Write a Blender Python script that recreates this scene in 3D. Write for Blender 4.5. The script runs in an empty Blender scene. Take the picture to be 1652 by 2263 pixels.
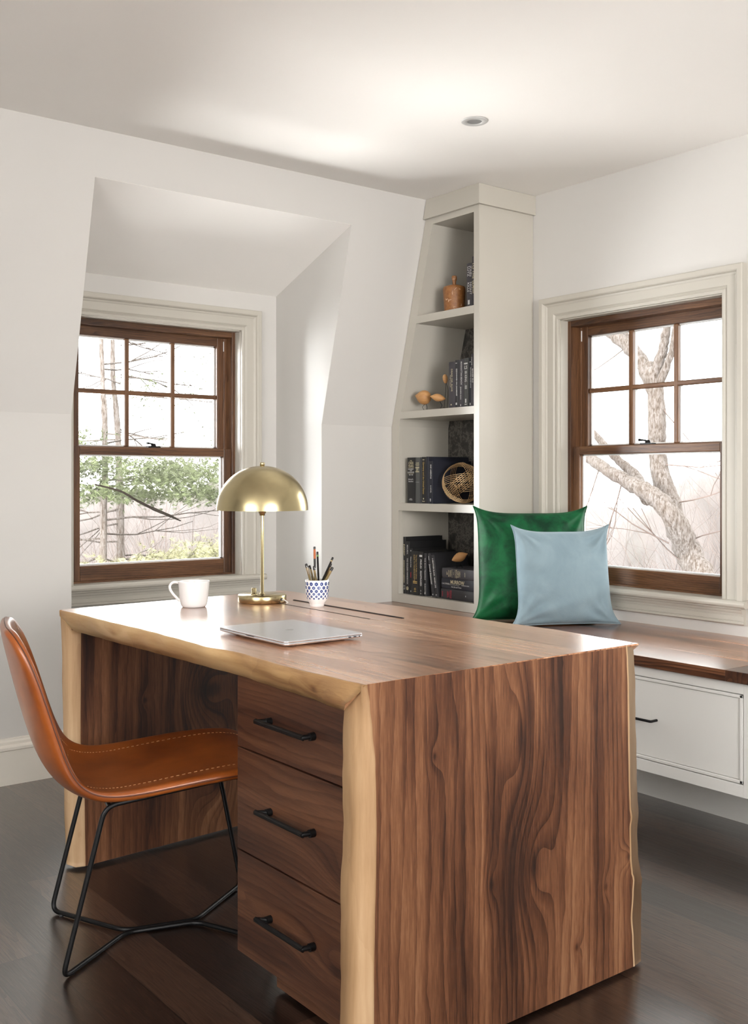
import bpy, math, random
from mathutils import Vector, Matrix
C = bpy.context.scene.collection
sc = bpy.context.scene
PI = math.pi

# ---------------------------------------------------------------- camera
cam_d = bpy.data.cameras.new('camera')
cam = bpy.data.objects.new('camera', cam_d)
C.objects.link(cam)
sc.camera = cam
cam_d.sensor_fit = 'HORIZONTAL'
cam_d.sensor_width = 36.0
cam_d.lens = 36.0 * 2294.0 / 1652.0
cam_d.shift_y = -(1131.5 - 1060.0) / 1652.0
cam_d.clip_start = 0.05
cam_d.clip_end = 200
cam.location = (0, 0, 1.145)
cam.rotation_euler = (PI / 2, 0, math.radians(52.29 - 90.0))

# ---------------------------------------------------------------- sky and light
sc.view_settings.view_transform = 'Standard'
sc.view_settings.look = 'None'
sc.view_settings.exposure = 0.0
sc.view_settings.gamma = 1.0
sc.view_settings.use_curve_mapping = False
try:
    sc.cycles.use_denoising = True
    sc.cycles.max_bounces = 10
    sc.cycles.diffuse_bounces = 5
    sc.cycles.glossy_bounces = 4
    sc.cycles.transparent_max_bounces = 16
    sc.cycles.sample_clamp_indirect = 6.0
except Exception:
    pass
world = bpy.data.worlds.new('sky')
sc.world = world
world.use_nodes = True
wn = world.node_tree.nodes
wbg = wn['Background']
wbg.inputs[0].default_value = (1.0, 0.985, 0.955, 1)
wbg.inputs[1].default_value = 9.8


def area_light(name, loc, target, sx, sy, power, col, portal=False):
    d = bpy.data.lights.new(name, 'AREA')
    d.shape = 'RECTANGLE'
    d.size = sx
    d.size_y = sy
    d.energy = power
    d.color = col
    o = bpy.data.objects.new(name, d)
    C.objects.link(o)
    o.location = loc
    v = Vector(target) - Vector(loc)
    o.rotation_euler = v.to_track_quat('-Z', 'Y').to_euler()
    if portal:
        d.cycles.is_portal = True
    return o


# added fill lights at the unseen wall openings behind and left of the camera
area_light('fill_back', (0.4, -2.28, 1.45), (0.5, -1.0, 2.3), 2.2, 1.3, 9, (1.0, 0.90, 0.80))
area_light('fill_side', (-1.88, 0.4, 1.5), (-1.0, 0.5, 2.3), 2.4, 1.3, 13, (1.0, 0.89, 0.78))
# added soft fill, behind and right of the camera, turned to the far corner
cfill = area_light('corner_fill', (1.2, -1.9, 1.5), (2.9, 3.4, 1.6), 1.2, 1.0, 14, (1.0, 0.97, 0.94))
cfill.data.spread = math.radians(60)
# added lamps outdoors, out of view, brightening what comes in through the dormer window
area_light('garden_fill', (-1.6, 7.2, 1.6), (2.2, 4.3, 1.2), 3.5, 3.0, 2600, (0.97, 0.99, 1.0))
area_light('garden_fill', (0.9, 8.0, -1.8), (2.2, 4.3, 1.4), 4.0, 2.5, 2150, (1.0, 0.985, 0.96))
area_light('window_portal', (2.118, 4.40, 1.27), (2.118, 3, 1.27), 0.85, 1.18, 1, (1, 1, 1), True)
area_light('window_portal', (3.575, 2.736, 1.27), (3.0, 2.736, 1.27), 0.85, 1.18, 1, (1, 1, 1), True)


# ---------------------------------------------------------------- node helpers
def new_mat(name):
    m = bpy.data.materials.new(name)
    m.use_nodes = True
    nt = m.node_tree
    b = nt.nodes['Principled BSDF']
    return m, nt, b


def nd(nt, typ, **kw):
    n = nt.nodes.new(typ)
    for k, v in kw.items():
        setattr(n, k, v)
    return n


def mth(nt, op, a, b=None, c=None):
    n = nt.nodes.new('ShaderNodeMath')
    n.operation = op
    for i, v in enumerate((a, b, c)):
        if v is None:
            continue
        if isinstance(v, (int, float)):
            n.inputs[i].default_value = v
        else:
            nt.links.new(v, n.inputs[i])
    return n.outputs[0]


def ramp(nt, fac, stops, interp='LINEAR'):
    n = nt.nodes.new('ShaderNodeValToRGB')
    n.color_ramp.interpolation = interp
    el = n.color_ramp.elements
    while len(el) > 1:
        el.remove(el[-1])
    el[0].position = stops[0][0]
    el[0].color = (*stops[0][1], 1)
    for p, c in stops[1:]:
        e = el.new(p)
        e.color = (*c, 1)
    nt.links.new(fac, n.inputs[0])
    return n.outputs[0]


def noise(nt, vec, scale, detail=2.0, rough=0.5, dist=0.0):
    n = nt.nodes.new('ShaderNodeTexNoise')
    n.inputs['Scale'].default_value = scale
    n.inputs['Detail'].default_value = detail
    n.inputs['Roughness'].default_value = rough
    n.inputs['Distortion'].default_value = dist
    nt.links.new(vec, n.inputs['Vector'])
    return n.outputs['Fac']


def mixc(nt, fac, a, b, mode='MIX'):
    n = nt.nodes.new('ShaderNodeMix')
    n.data_type = 'RGBA'
    n.blend_type = mode
    for s, v in ((n.inputs[0], fac), (n.inputs[6], a), (n.inputs[7], b)):
        if isinstance(v, (int, float)):
            s.default_value = v
        elif isinstance(v, tuple):
            s.default_value = (*v, 1)
        else:
            nt.links.new(v, s)
    return n.outputs[2]


def set_bump(nt, b, h, strength, dist):
    n = nt.nodes.new('ShaderNodeBump')
    n.inputs['Strength'].default_value = strength
    n.inputs['Distance'].default_value = dist
    nt.links.new(h, n.inputs['Height'])
    nt.links.new(n.outputs[0], b.inputs['Normal'])


def objvec(nt):
    return nt.nodes.new('ShaderNodeTexCoord').outputs['Object']


def comb(nt, x, y, z):
    n = nt.nodes.new('ShaderNodeCombineXYZ')
    for i, v in enumerate((x, y, z)):
        if isinstance(v, (int, float)):
            n.inputs[i].default_value = v
        else:
            nt.links.new(v, n.inputs[i])
    return n.outputs[0]


def plain(name, col, rough=0.5, metal=0.0, coat=0.0, var=0.04, scale=9.0, bump=0.0, bscale=200, spec=0.5):
    m, nt, b = new_mat(name)
    v = objvec(nt)
    f = noise(nt, v, scale, 3)
    lo = tuple(c * (1 - var) for c in col)
    hi = tuple(min(1, c * (1 + var)) for c in col)
    nt.links.new(ramp(nt, f, [(0.3, lo), (0.7, hi)]), b.inputs['Base Color'])
    b.inputs['Roughness'].default_value = rough
    b.inputs['Metallic'].default_value = metal
    b.inputs['Specular IOR Level'].default_value = spec
    if coat:
        b.inputs['Coat Weight'].default_value = coat
        b.inputs['Coat Roughness'].default_value = 0.08
    if bump:
        set_bump(nt, b, noise(nt, v, bscale, 3), bump, 0.001)
    return m


def wood(name, across, along, stops, ring=28, amp=1.0, knots=(), rough=0.4, bump=0.25, fiber=0.35, stretch=0.16, seed=0.0,
         coat=0.0, ringw=0.34, tone=2.2, spec=0.5, pores=260):
    """plain sawn timber: wandering growth lines with eyes around the knots, long tonal bands and fine pores"""
    m, nt, b = new_mat(name)
    s = nt.nodes.new('ShaderNodeSeparateXYZ')
    nt.links.new(objvec(nt), s.inputs[0])
    ax = {'X': s.outputs[0], 'Y': s.outputs[1], 'Z': s.outputs[2]}
    third = [k for k in 'XYZ' if k not in (across, along)][0]
    A, L, T = ax[across], ax[along], ax[third]
    dark = None
    A0 = A
    for (ka, kl, sa, sl, K) in knots:
        da = mth(nt, 'MULTIPLY', mth(nt, 'SUBTRACT', A0, ka), 1 / sa)
        dl = mth(nt, 'MULTIPLY', mth(nt, 'SUBTRACT', L, kl), 1 / sl)
        r2 = mth(nt, 'ADD', mth(nt, 'MULTIPLY', da, da), mth(nt, 'MULTIPLY', dl, dl))
        g = mth(nt, 'EXPONENT', mth(nt, 'MULTIPLY', r2, -1.0))
        A = mth(nt, 'MULTIPLY_ADD', g, K * sa * 0.55, A)
        g2 = mth(nt, 'EXPONENT', mth(nt, 'MULTIPLY', r2, -14.0))
        dark = g2 if dark is None else mth(nt, 'MAXIMUM', dark, g2)
    v1 = comb(nt, mth(nt, 'ADD', A, seed), mth(nt, 'MULTIPLY', L, stretch), mth(nt, 'MULTIPLY', T, 1.0))
    n1 = noise(nt, v1, 4.0, 3, 0.55, 0.3)
    rc = mth(nt, 'MULTIPLY', A, ring)
    rc = mth(nt, 'MULTIPLY_ADD', n1, amp * ring * 0.5, rc)
    v0 = comb(nt, mth(nt, 'MULTIPLY', A, 1.0), mth(nt, 'MULTIPLY', L, 0.5), T)
    rc = mth(nt, 'MULTIPLY_ADD', noise(nt, v0, 30, 2, 0.6), 0.35, rc)
    saw = mth(nt, 'FRACT', rc)
    line = mth(nt, 'POWER', saw, 2.5)
    v2 = comb(nt, mth(nt, 'ADD', A, seed + 3.1), mth(nt, 'MULTIPLY', L, 0.07), T)
    band = noise(nt, v2, 16, 3, 0.6)
    v3 = comb(nt, mth(nt, 'MULTIPLY', A0, pores), mth(nt, 'MULTIPLY', L, pores / 16.0), mth(nt, 'MULTIPLY', T, pores))
    fib = noise(nt, v3, 1.0, 3, 0.7)
    v4 = comb(nt, mth(nt, 'ADD', A, seed * 2), mth(nt, 'MULTIPLY', L, 0.35), T)
    broad = noise(nt, v4, tone, 2, 0.5)
    t = mth(nt, 'MULTIPLY', line, -ringw)
    t = mth(nt, 'MULTIPLY_ADD', mth(nt, 'SUBTRACT', band, 0.5), 1.3, t)
    t = mth(nt, 'MULTIPLY_ADD', mth(nt, 'SUBTRACT', broad, 0.5), 1.1, t)
    t = mth(nt, 'MULTIPLY_ADD', mth(nt, 'SUBTRACT', fib, 0.5), fiber, t)
    t = mth(nt, 'ADD', t, 0.62)
    if dark is not None:
        t = mth(nt, 'MULTIPLY_ADD', dark, -0.3, t)
    nt.links.new(ramp(nt, t, stops), b.inputs['Base Color'])
    b.inputs['Roughness'].default_value = rough
    b.inputs['Specular IOR Level'].default_value = spec
    if coat:
        b.inputs['Coat Weight'].default_value = coat
        b.inputs['Coat Roughness'].default_value = 0.25
        b.inputs['Coat IOR'].default_value = 1.6
    set_bump(nt, b, mth(nt, 'SUBTRACT', fib, mth(nt, 'MULTIPLY', line, 0.4)), bump, 0.0006)
    return m


# ---------------------------------------------------------------- materials
WALNUT = [(0.05, (0.012, 0.0043, 0.0026)), (0.3, (0.0396, 0.0138, 0.0069)), (0.5, (0.0989, 0.0361, 0.0163)), (0.72, (0.1935, 0.0808, 0.037)), (0.95, (0.3096, 0.1505, 0.0757))]
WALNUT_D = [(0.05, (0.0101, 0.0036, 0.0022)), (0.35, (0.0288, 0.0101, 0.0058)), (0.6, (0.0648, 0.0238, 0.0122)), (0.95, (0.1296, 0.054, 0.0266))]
SAP = [(0.05, (0.10, 0.045, 0.020)), (0.35, (0.28, 0.155, 0.072)), (0.6, (0.42, 0.26, 0.135)), (0.95, (0.58, 0.40, 0.24))]
M = {}
M['wall'] = plain('wall_paint', (0.5998, 0.5859, 0.5626), 0.75, var=0.012, scale=2, bump=0.05, bscale=350)
M['ceiling'] = plain('ceiling_paint', (0.89, 0.87, 0.84), 0.85, var=0.01, scale=2)
M['trim'] = plain('trim_paint', (0.50, 0.475, 0.42), 0.42, var=0.012, scale=4)
M['bench_paint'] = plain('bench_paint', (0.8052, 0.7991, 0.7747), 0.42, var=0.012, scale=4)
M['base_paint'] = plain('baseboard_paint', (0.74, 0.70, 0.63), 0.45, var=0.012, scale=4)
M['end_wood'] = wood('walnut_end_panel', 'X', 'Z', WALNUT, ring=42, amp=0.42, stretch=0.10, seed=1.3, rough=0.42, fiber=0.55, ringw=.22, tone=3.0,
                     knots=[(.035, 0.60, 0.045, 0.17, -2.6), (.075, 0.32, 0.055, 0.12, 2.6), (-.205, 0.60, 0.020, 0.030, 2.2),
                            (-.05, 0.31, 0.020, 0.05, 2.0), (.31, 0.22, 0.018, 0.035, 2.0), (.39, 0.27, 0.030, 0.03, -2.2), (.21, 0.11, 0.018, 0.03, 2.0)])
M['leg_wood'] = wood('walnut_far_leg', 'X', 'Z', WALNUT, ring=40, amp=0.4, stretch=0.12, seed=4.2, rough=0.45, fiber=0.5, ringw=.17, tone=3.0,
                     knots=[(.06, 0.47, 0.075, 0.10, 2.8), (-.16, 0.47, 0.022, 0.030, 2.2), (.10, 0.17, 0.07, 0.09, -2.4)])
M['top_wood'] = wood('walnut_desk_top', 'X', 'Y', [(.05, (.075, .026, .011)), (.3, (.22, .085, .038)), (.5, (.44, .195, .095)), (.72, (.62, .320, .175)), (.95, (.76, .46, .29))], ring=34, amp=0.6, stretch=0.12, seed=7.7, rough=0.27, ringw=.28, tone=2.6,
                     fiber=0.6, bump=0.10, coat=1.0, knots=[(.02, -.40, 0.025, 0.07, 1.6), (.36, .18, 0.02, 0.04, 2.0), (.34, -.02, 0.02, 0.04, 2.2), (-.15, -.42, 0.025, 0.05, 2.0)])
M['sap_v'] = wood('sapwood_upright', 'Y', 'Z', SAP, ring=14, amp=0.8, stretch=0.3, seed=2.0, rough=0.5, fiber=0.2, ringw=0.05, tone=5, bump=0.25)
M['sap_b'] = wood('brown_outer_edge', 'Y', 'Z', [(p, tuple(c_ * .5 for c_ in col)) for p, col in SAP], ring=14, amp=0.8, stretch=0.3, seed=8.0, rough=0.5, fiber=0.3, ringw=0.05, tone=9, bump=0.25)
M['sap_h'] = wood('sapwood_level', 'Z', 'Y', [(0.05, (0.07, 0.028, 0.012)), (0.35, (0.22, 0.11, 0.045)), (0.6, (0.42, 0.25, 0.11)), (0.95, (0.6, 0.41, 0.21))], ring=12, amp=1.2, stretch=0.5, seed=5.0, rough=0.5, fiber=0.25, ringw=0.06, tone=6, bump=0.25,
                  knots=[(0.73, -.57, 0.025, 0.04, 2.0), (0.735, .35, 0.03, 0.08, 2.4)])
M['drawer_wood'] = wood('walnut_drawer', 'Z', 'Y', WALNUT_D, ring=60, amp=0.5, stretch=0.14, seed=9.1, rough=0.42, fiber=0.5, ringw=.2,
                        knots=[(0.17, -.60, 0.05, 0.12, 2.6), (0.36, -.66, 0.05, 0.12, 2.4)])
M['bench_wood'] = wood('walnut_bench_top', 'X', 'Y', [(p, tuple(min(1, c * 1.9) for c in col)) for p, col in WALNUT], ring=36, amp=0.5, stretch=0.10, seed=3.3, rough=0.27, fiber=0.35, coat=0.6, bump=0.08, ringw=.15)
M['bench_edge'] = wood('walnut_bench_edge', 'Z', 'Y', WALNUT, ring=70, amp=0.8, stretch=0.1, seed=3.3, rough=0.35, fiber=0.3)
M['bench_wood_x'] = wood('walnut_bench_return', 'Y', 'X', WALNUT_D, ring=40, amp=0.8, stretch=0.15, seed=6.3, rough=0.32, fiber=0.3, coat=0.3)
OAK = [(0.05, (0.0172, 0.007, 0.0031)), (0.35, (0.0546, 0.0218, 0.0094)), (0.6, (0.117, 0.0515, 0.0218)), (0.95, (0.2028, 0.0975, 0.0429))]
M['oak_h'] = wood('stained_oak_rail', 'Z', 'X', OAK, ring=85, amp=0.45, stretch=0.15, seed=2.2, rough=0.4, fiber=0.7, ringw=0.24)
M['oak_v'] = wood('stained_oak_stile', 'X', 'Z', OAK, ring=85, amp=0.4, stretch=0.08, seed=2.9, rough=0.4, fiber=0.7, ringw=0.24)
M['black_metal'] = plain('black_metal', (0.012, 0.012, 0.013), 0.38, metal=0.6)
M['brass'] = plain('brushed_brass', (0.50, 0.42, 0.245), 0.27, metal=1.0, var=0.05, scale=30)
M['gold_wire'] = plain('gold_wire', (0.90, 0.66, 0.38), 0.35, metal=1.0)
M['porcelain'] = plain('white_porcelain', (0.86, 0.86, 0.86), 0.18, coat=0.4, var=0.005)
M['cobalt'] = plain('cobalt_glaze', (0.02, 0.05, 0.22), 0.2)
M['alu'] = plain('anodised_aluminium', (0.80, 0.83, 0.88), 0.26, metal=0.8, var=0.01)
M['alu_dark'] = plain('dark_rubber', (0.02, 0.02, 0.022), 0.6)
M['logo'] = plain('polished_emblem', (0.75, 0.77, 0.80), 0.12, metal=1.0)
M['white_plastic'] = plain('white_plastic', (0.8, 0.8, 0.79), 0.4)
M['grey_plastic'] = plain('grey_plastic', (0.35, 0.35, 0.34), 0.5)
M['fixture_white'] = plain('fixture_enamel', (0.50, 0.50, 0.49), 0.4)
M['fixture_grey'] = plain('fixture_baffle', (0.22, 0.22, 0.22), 0.4)
M['clear_cord'] = plain('pale_cord', (0.6, 0.6, 0.58), 0.3)
M['pen_tan'] = plain('tan_barrel', (0.36, 0.28, 0.14), 0.35)
M['pen_black'] = plain('black_lacquer', (0.012, 0.011, 0.011), 0.25)
M['pen_orange'] = plain('orange_lacquer', (0.42, 0.10, 0.02), 0.3)
M['pen_green'] = plain('green_band', (0.12, 0.26, 0.05), 0.35)
M['steel'] = plain('steel_clip', (0.6, 0.6, 0.6), 0.25, metal=1.0)
M['paper'] = plain('page_block', (0.62, 0.56, 0.45), 0.8, var=0.1, scale=200)
M['ink_white'] = plain('white_foil', (0.62, 0.62, 0.62), 0.5)
M['ink_gold'] = plain('gold_foil', (0.55, 0.38, 0.12), 0.4)
M['ink_pale'] = plain('pale_gold_foil', (0.60, 0.54, 0.36), 0.45)
M['ink_red'] = plain('red_foil', (0.55, 0.03, 0.06), 0.5)
M['book_black'] = plain('black_bookcloth', (0.0108, 0.0108, 0.0120), 0.55, bump=0.2, bscale=900)
M['book_navy'] = plain('navy_bookcloth', (0.0120, 0.0138, 0.0240), 0.55, bump=0.2, bscale=900)
M['book_char'] = plain('charcoal_bookcloth', (0.0270, 0.0270, 0.0312), 0.55, bump=0.2, bscale=900)
M['book_slate'] = plain('slate_bookcloth', (0.0510, 0.0480, 0.0570), 0.55, bump=0.2, bscale=900)
M['book_grey'] = plain('grey_bookcloth', (0.0720, 0.0750, 0.0750), 0.55, bump=0.2, bscale=900)
M['bird_wood'] = wood('turned_bird_wood', 'Z', 'Y', [(0.05, (0.25, 0.10, 0.03)), (0.5, (0.50, 0.26, 0.10)), (0.95, (0.68, 0.42, 0.20))], ring=70, amp=.6, seed=1, rough=0.5, fiber=0.25, ringw=.1)
M['glue'] = plain('pillow_piping', (0.02, 0.22, 0.08), 0.7)


def leather():
    m, nt, b = new_mat('cognac_leather')
    v = objvec(nt)
    n = noise(nt, v, 5, 4, 0.6)
    nt.links.new(ramp(nt, n, [(0.3, (0.14, 0.032, 0.007)), (0.55, (0.29, 0.073, 0.013)), (0.75, (0.40, 0.110, 0.021))]), b.inputs['Base Color'])
    b.inputs['Roughness'].default_value = 0.32
    b.inputs['Coat Weight'].default_value = 0.25
    b.inputs['Coat Roughness'].default_value = 0.2
    set_bump(nt, b, noise(nt, v, 260, 3), 0.12, 0.0006)
    return m


M['leather'] = leather()
M['stitch'] = plain('tan_thread', (0.42, 0.20, 0.08), 0.7)
M['leather_dark'] = plain('leather_seam', (0.10, 0.025, 0.008), 0.5)


def velvet(name, col, dark, rough, sheen, scale, stops=(0.35, 0.65)):
    m, nt, b = new_mat(name)
    v = objvec(nt)
    n = noise(nt, v, scale, 4, 0.65, 0.4)
    nt.links.new(ramp(nt, n, [(stops[0], dark), (stops[1], col)]), b.inputs['Base Color'])
    b.inputs['Roughness'].default_value = rough
    b.inputs['Specular IOR Level'].default_value = 0.25
    b.inputs['Sheen Weight'].default_value = sheen
    b.inputs['Sheen Roughness'].default_value = 0.35
    b.inputs['Sheen Tint'].default_value = (0.6, 0.95, 0.75, 1) if col[1] > col[2] else (0.9, 0.95, 1, 1)
    set_bump(nt, b, noise(nt, v, 500, 3), 0.5, 0.001)
    return m


M['green_velvet'] = velvet('emerald_velvet', (0.003, 0.105, 0.032), (0.0005, 0.032, 0.012), 0.60, 0.0, 12)
M['blue_velvet'] = velvet('pale_blue_velvet', (0.255, 0.345, 0.39), (0.205, 0.285, 0.33), 0.9, 0.25, 5)


def stoneware():
    m, nt, b = new_mat('brown_stoneware')
    v = objvec(nt)
    n = noise(nt, v, 60, 4, 0.7)
    base = ramp(nt, n, [(0.3, (0.20, 0.075, 0.022)), (0.7, (0.36, 0.155, 0.050))])
    vn = nt.nodes.new('ShaderNodeTexNoise')
    vn.noise_dimensions = '3D'
    vn.inputs['Scale'].default_value = 16
    vn.inputs['Detail'].default_value = 3
    nt.links.new(v, vn.inputs['Vector'])
    d = mth(nt, 'ABSOLUTE', mth(nt, 'SUBTRACT', vn.outputs['Fac'], 0.5))
    crack = mth(nt, 'LESS_THAN', d, 0.006)
    sel = mth(nt, 'GREATER_THAN', noise(nt, v, 22, 1), 0.54)
    nt.links.new(mixc(nt, mth(nt, 'MULTIPLY', crack, sel), base, (0.72, 0.52, 0.36)), b.inputs['Base Color'])
    b.inputs['Roughness'].default_value = 0.45
    return m


M['stoneware'] = stoneware()


def marble():
    m, nt, b = new_mat('dark_marble')
    v = objvec(nt)
    n = noise(nt, v, 14, 7, 0.75, 0.3)
    vein = mth(nt, 'ABSOLUTE', mth(nt, 'SUBTRACT', n, 0.5))
    nt.links.new(ramp(nt, vein, [(0.0, (0.17, 0.155, 0.135)), (0.03, (0.055, 0.050, 0.045)), (0.12, (0.030, 0.028, 0.026))]), b.inputs['Base Color'])
    b.inputs['Roughness'].default_value = 0.4
    return m


M['marble'] = marble()


def floor_mat():
    m, nt, b = new_mat('dark_oak_planks')
    s = nt.nodes.new('ShaderNodeSeparateXYZ')
    nt.links.new(objvec(nt), s.inputs[0])
    X, Y = s.outputs[0], s.outputs[1]
    w = 0.128
    px = mth(nt, 'DIVIDE', X, w)
    pid = mth(nt, 'FLOOR', px)
    wn1 = nt.nodes.new('ShaderNodeTexWhiteNoise')
    wn1.noise_dimensions = '1D'
    nt.links.new(pid, wn1.inputs['W'])
    yy = mth(nt, 'DIVIDE', mth(nt, 'MULTIPLY_ADD', wn1.outputs['Value'], 1.7, Y), 1.35)
    yid = mth(nt, 'FLOOR', yy)
    wn2 = nt.nodes.new('ShaderNodeTexWhiteNoise')
    wn2.noise_dimensions = '2D'
    nt.links.new(comb(nt, pid, yid, 0), wn2.inputs['Vector'])
    tone = wn2.outputs['Value']
    off = mth(nt, 'MULTIPLY', tone, 9.0)
    v1 = comb(nt, mth(nt, 'ADD', X, off), mth(nt, 'MULTIPLY', Y, 0.12), off)
    n1 = noise(nt, v1, 9, 3, 0.6, 0.2)
    rings = mth(nt, 'POWER', mth(nt, 'FRACT', mth(nt, 'MULTIPLY_ADD', n1, 16.0, mth(nt, 'MULTIPLY', X, 50))), 2.0)
    fib = noise(nt, comb(nt, mth(nt, 'MULTIPLY', X, 240), mth(nt, 'MULTIPLY', Y, 14), off), 1.0, 3, 0.7)
    t = mth(nt, 'MULTIPLY_ADD', tone, 0.45, mth(nt, 'MULTIPLY', rings, -0.22))
    t = mth(nt, 'MULTIPLY_ADD', fib, 0.85, t)
    t = mth(nt, 'ADD', t, -0.12)
    col = ramp(nt, t, [(0.05, (0.005, 0.0025, 0.0018)), (0.4, (0.020, 0.010, 0.0065)), (0.8, (0.075, 0.040, 0.026))])
    fx = mth(nt, 'FRACT', px)
    ex = mth(nt, 'MINIMUM', fx, mth(nt, 'SUBTRACT', 1.0, fx))
    fy = mth(nt, 'FRACT', yy)
    ey = mth(nt, 'MULTIPLY', mth(nt, 'MINIMUM', fy, mth(nt, 'SUBTRACT', 1.0, fy)), 10.0)
    e = mth(nt, 'MINIMUM', ex, ey)
    gap = mth(nt, 'LESS_THAN', e, 0.010)
    nt.links.new(mixc(nt, gap, col, (0.004, 0.002, 0.0015)), b.inputs['Base Color'])
    b.inputs['Roughness'].default_value = 0.32
    b.inputs['Coat Weight'].default_value = 1.0
    b.inputs['Coat Roughness'].default_value = 0.24
    b.inputs['Coat IOR'].default_value = 1.7
    h = mth(nt, 'SUBTRACT', mth(nt, 'MULTIPLY_ADD', rings, -0.3, fib), mth(nt, 'MULTIPLY', gap, 1.5))
    set_bump(nt, b, h, 0.35, 0.0012)
    return m


M['floor'] = floor_mat()


def glass_mat():
    m, nt, b = new_mat('window_glass')
    out = nt.nodes['Material Output']
    nt.nodes.remove(b)
    tr = nt.nodes.new('ShaderNodeBsdfTransparent')
    tr.inputs[0].default_value = (0.985, 0.99, 0.99, 1)
    gl = nt.nodes.new('ShaderNodeBsdfGlossy')
    gl.inputs['Roughness'].default_value = 0.02
    fr = nt.nodes.new('ShaderNodeFresnel')
    fr.inputs['IOR'].default_value = 1.45
    mx = nt.nodes.new('ShaderNodeMixShader')
    nt.links.new(fr.outputs[0], mx.inputs[0])
    nt.links.new(tr.outputs[0], mx.inputs[1])
    nt.links.new(gl.outputs[0], mx.inputs[2])
    nt.links.new(mx.outputs[0], out.inputs['Surface'])
    return m


M['glass'] = glass_mat()


def bark():
    m, nt, b = new_mat('pale_bark')
    s = nt.nodes.new('ShaderNodeSeparateXYZ')
    nt.links.new(objvec(nt), s.inputs[0])
    v = comb(nt, mth(nt, 'MULTIPLY', s.outputs[0], 2.0), mth(nt, 'MULTIPLY', s.outputs[1], 2.0), mth(nt, 'MULTIPLY', s.outputs[2], 0.55))
    n = noise(nt, v, 26, 5, 0.75, 0.2)
    n2 = noise(nt, objvec(nt), 2.5, 2)
    c = ramp(nt, n, [(0.34, (0.022, 0.014, 0.009)), (0.45, (0.085, 0.068, 0.058)), (0.60, (0.175, 0.160, 0.155))])
    nt.links.new(mixc(nt, mth(nt, 'MULTIPLY', n2, 0.22), c, (0.12, 0.075, 0.032)), b.inputs['Base Color'])
    b.inputs['Roughness'].default_value = 0.9
    set_bump(nt, b, n, 1.0, 0.03)
    return m


M['bark'] = bark()
M['bark_dark'] = plain('dark_bark', (0.009, 0.007, 0.0055), 1.0, spec=0.0, var=0.3, scale=20)
M['twig'] = plain('pinkish_twigs', (0.0843, 0.0594, 0.0500), 0.9, var=0.3, scale=3)
M['twig_pale'] = plain('pale_twigs', (0.1406, 0.1138, 0.1038), 0.9, var=0.2, scale=3)
M['needle'] = plain('pine_needles', (0.0670, 0.0826, 0.0335), 0.8, var=0.35, scale=3)
M['needle_y'] = plain('yellow_green_needles', (0.1518, 0.1473, 0.0759), 0.8, var=0.35, scale=3)
M['ridge'] = plain('far_woods', (0.0868, 0.0755, 0.0723), 0.95, var=0.15, scale=0.6)
M['ground'] = plain('leaf_litter', (0.0739, 0.0611, 0.0562), 0.95, var=0.35, scale=1.2)


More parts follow.
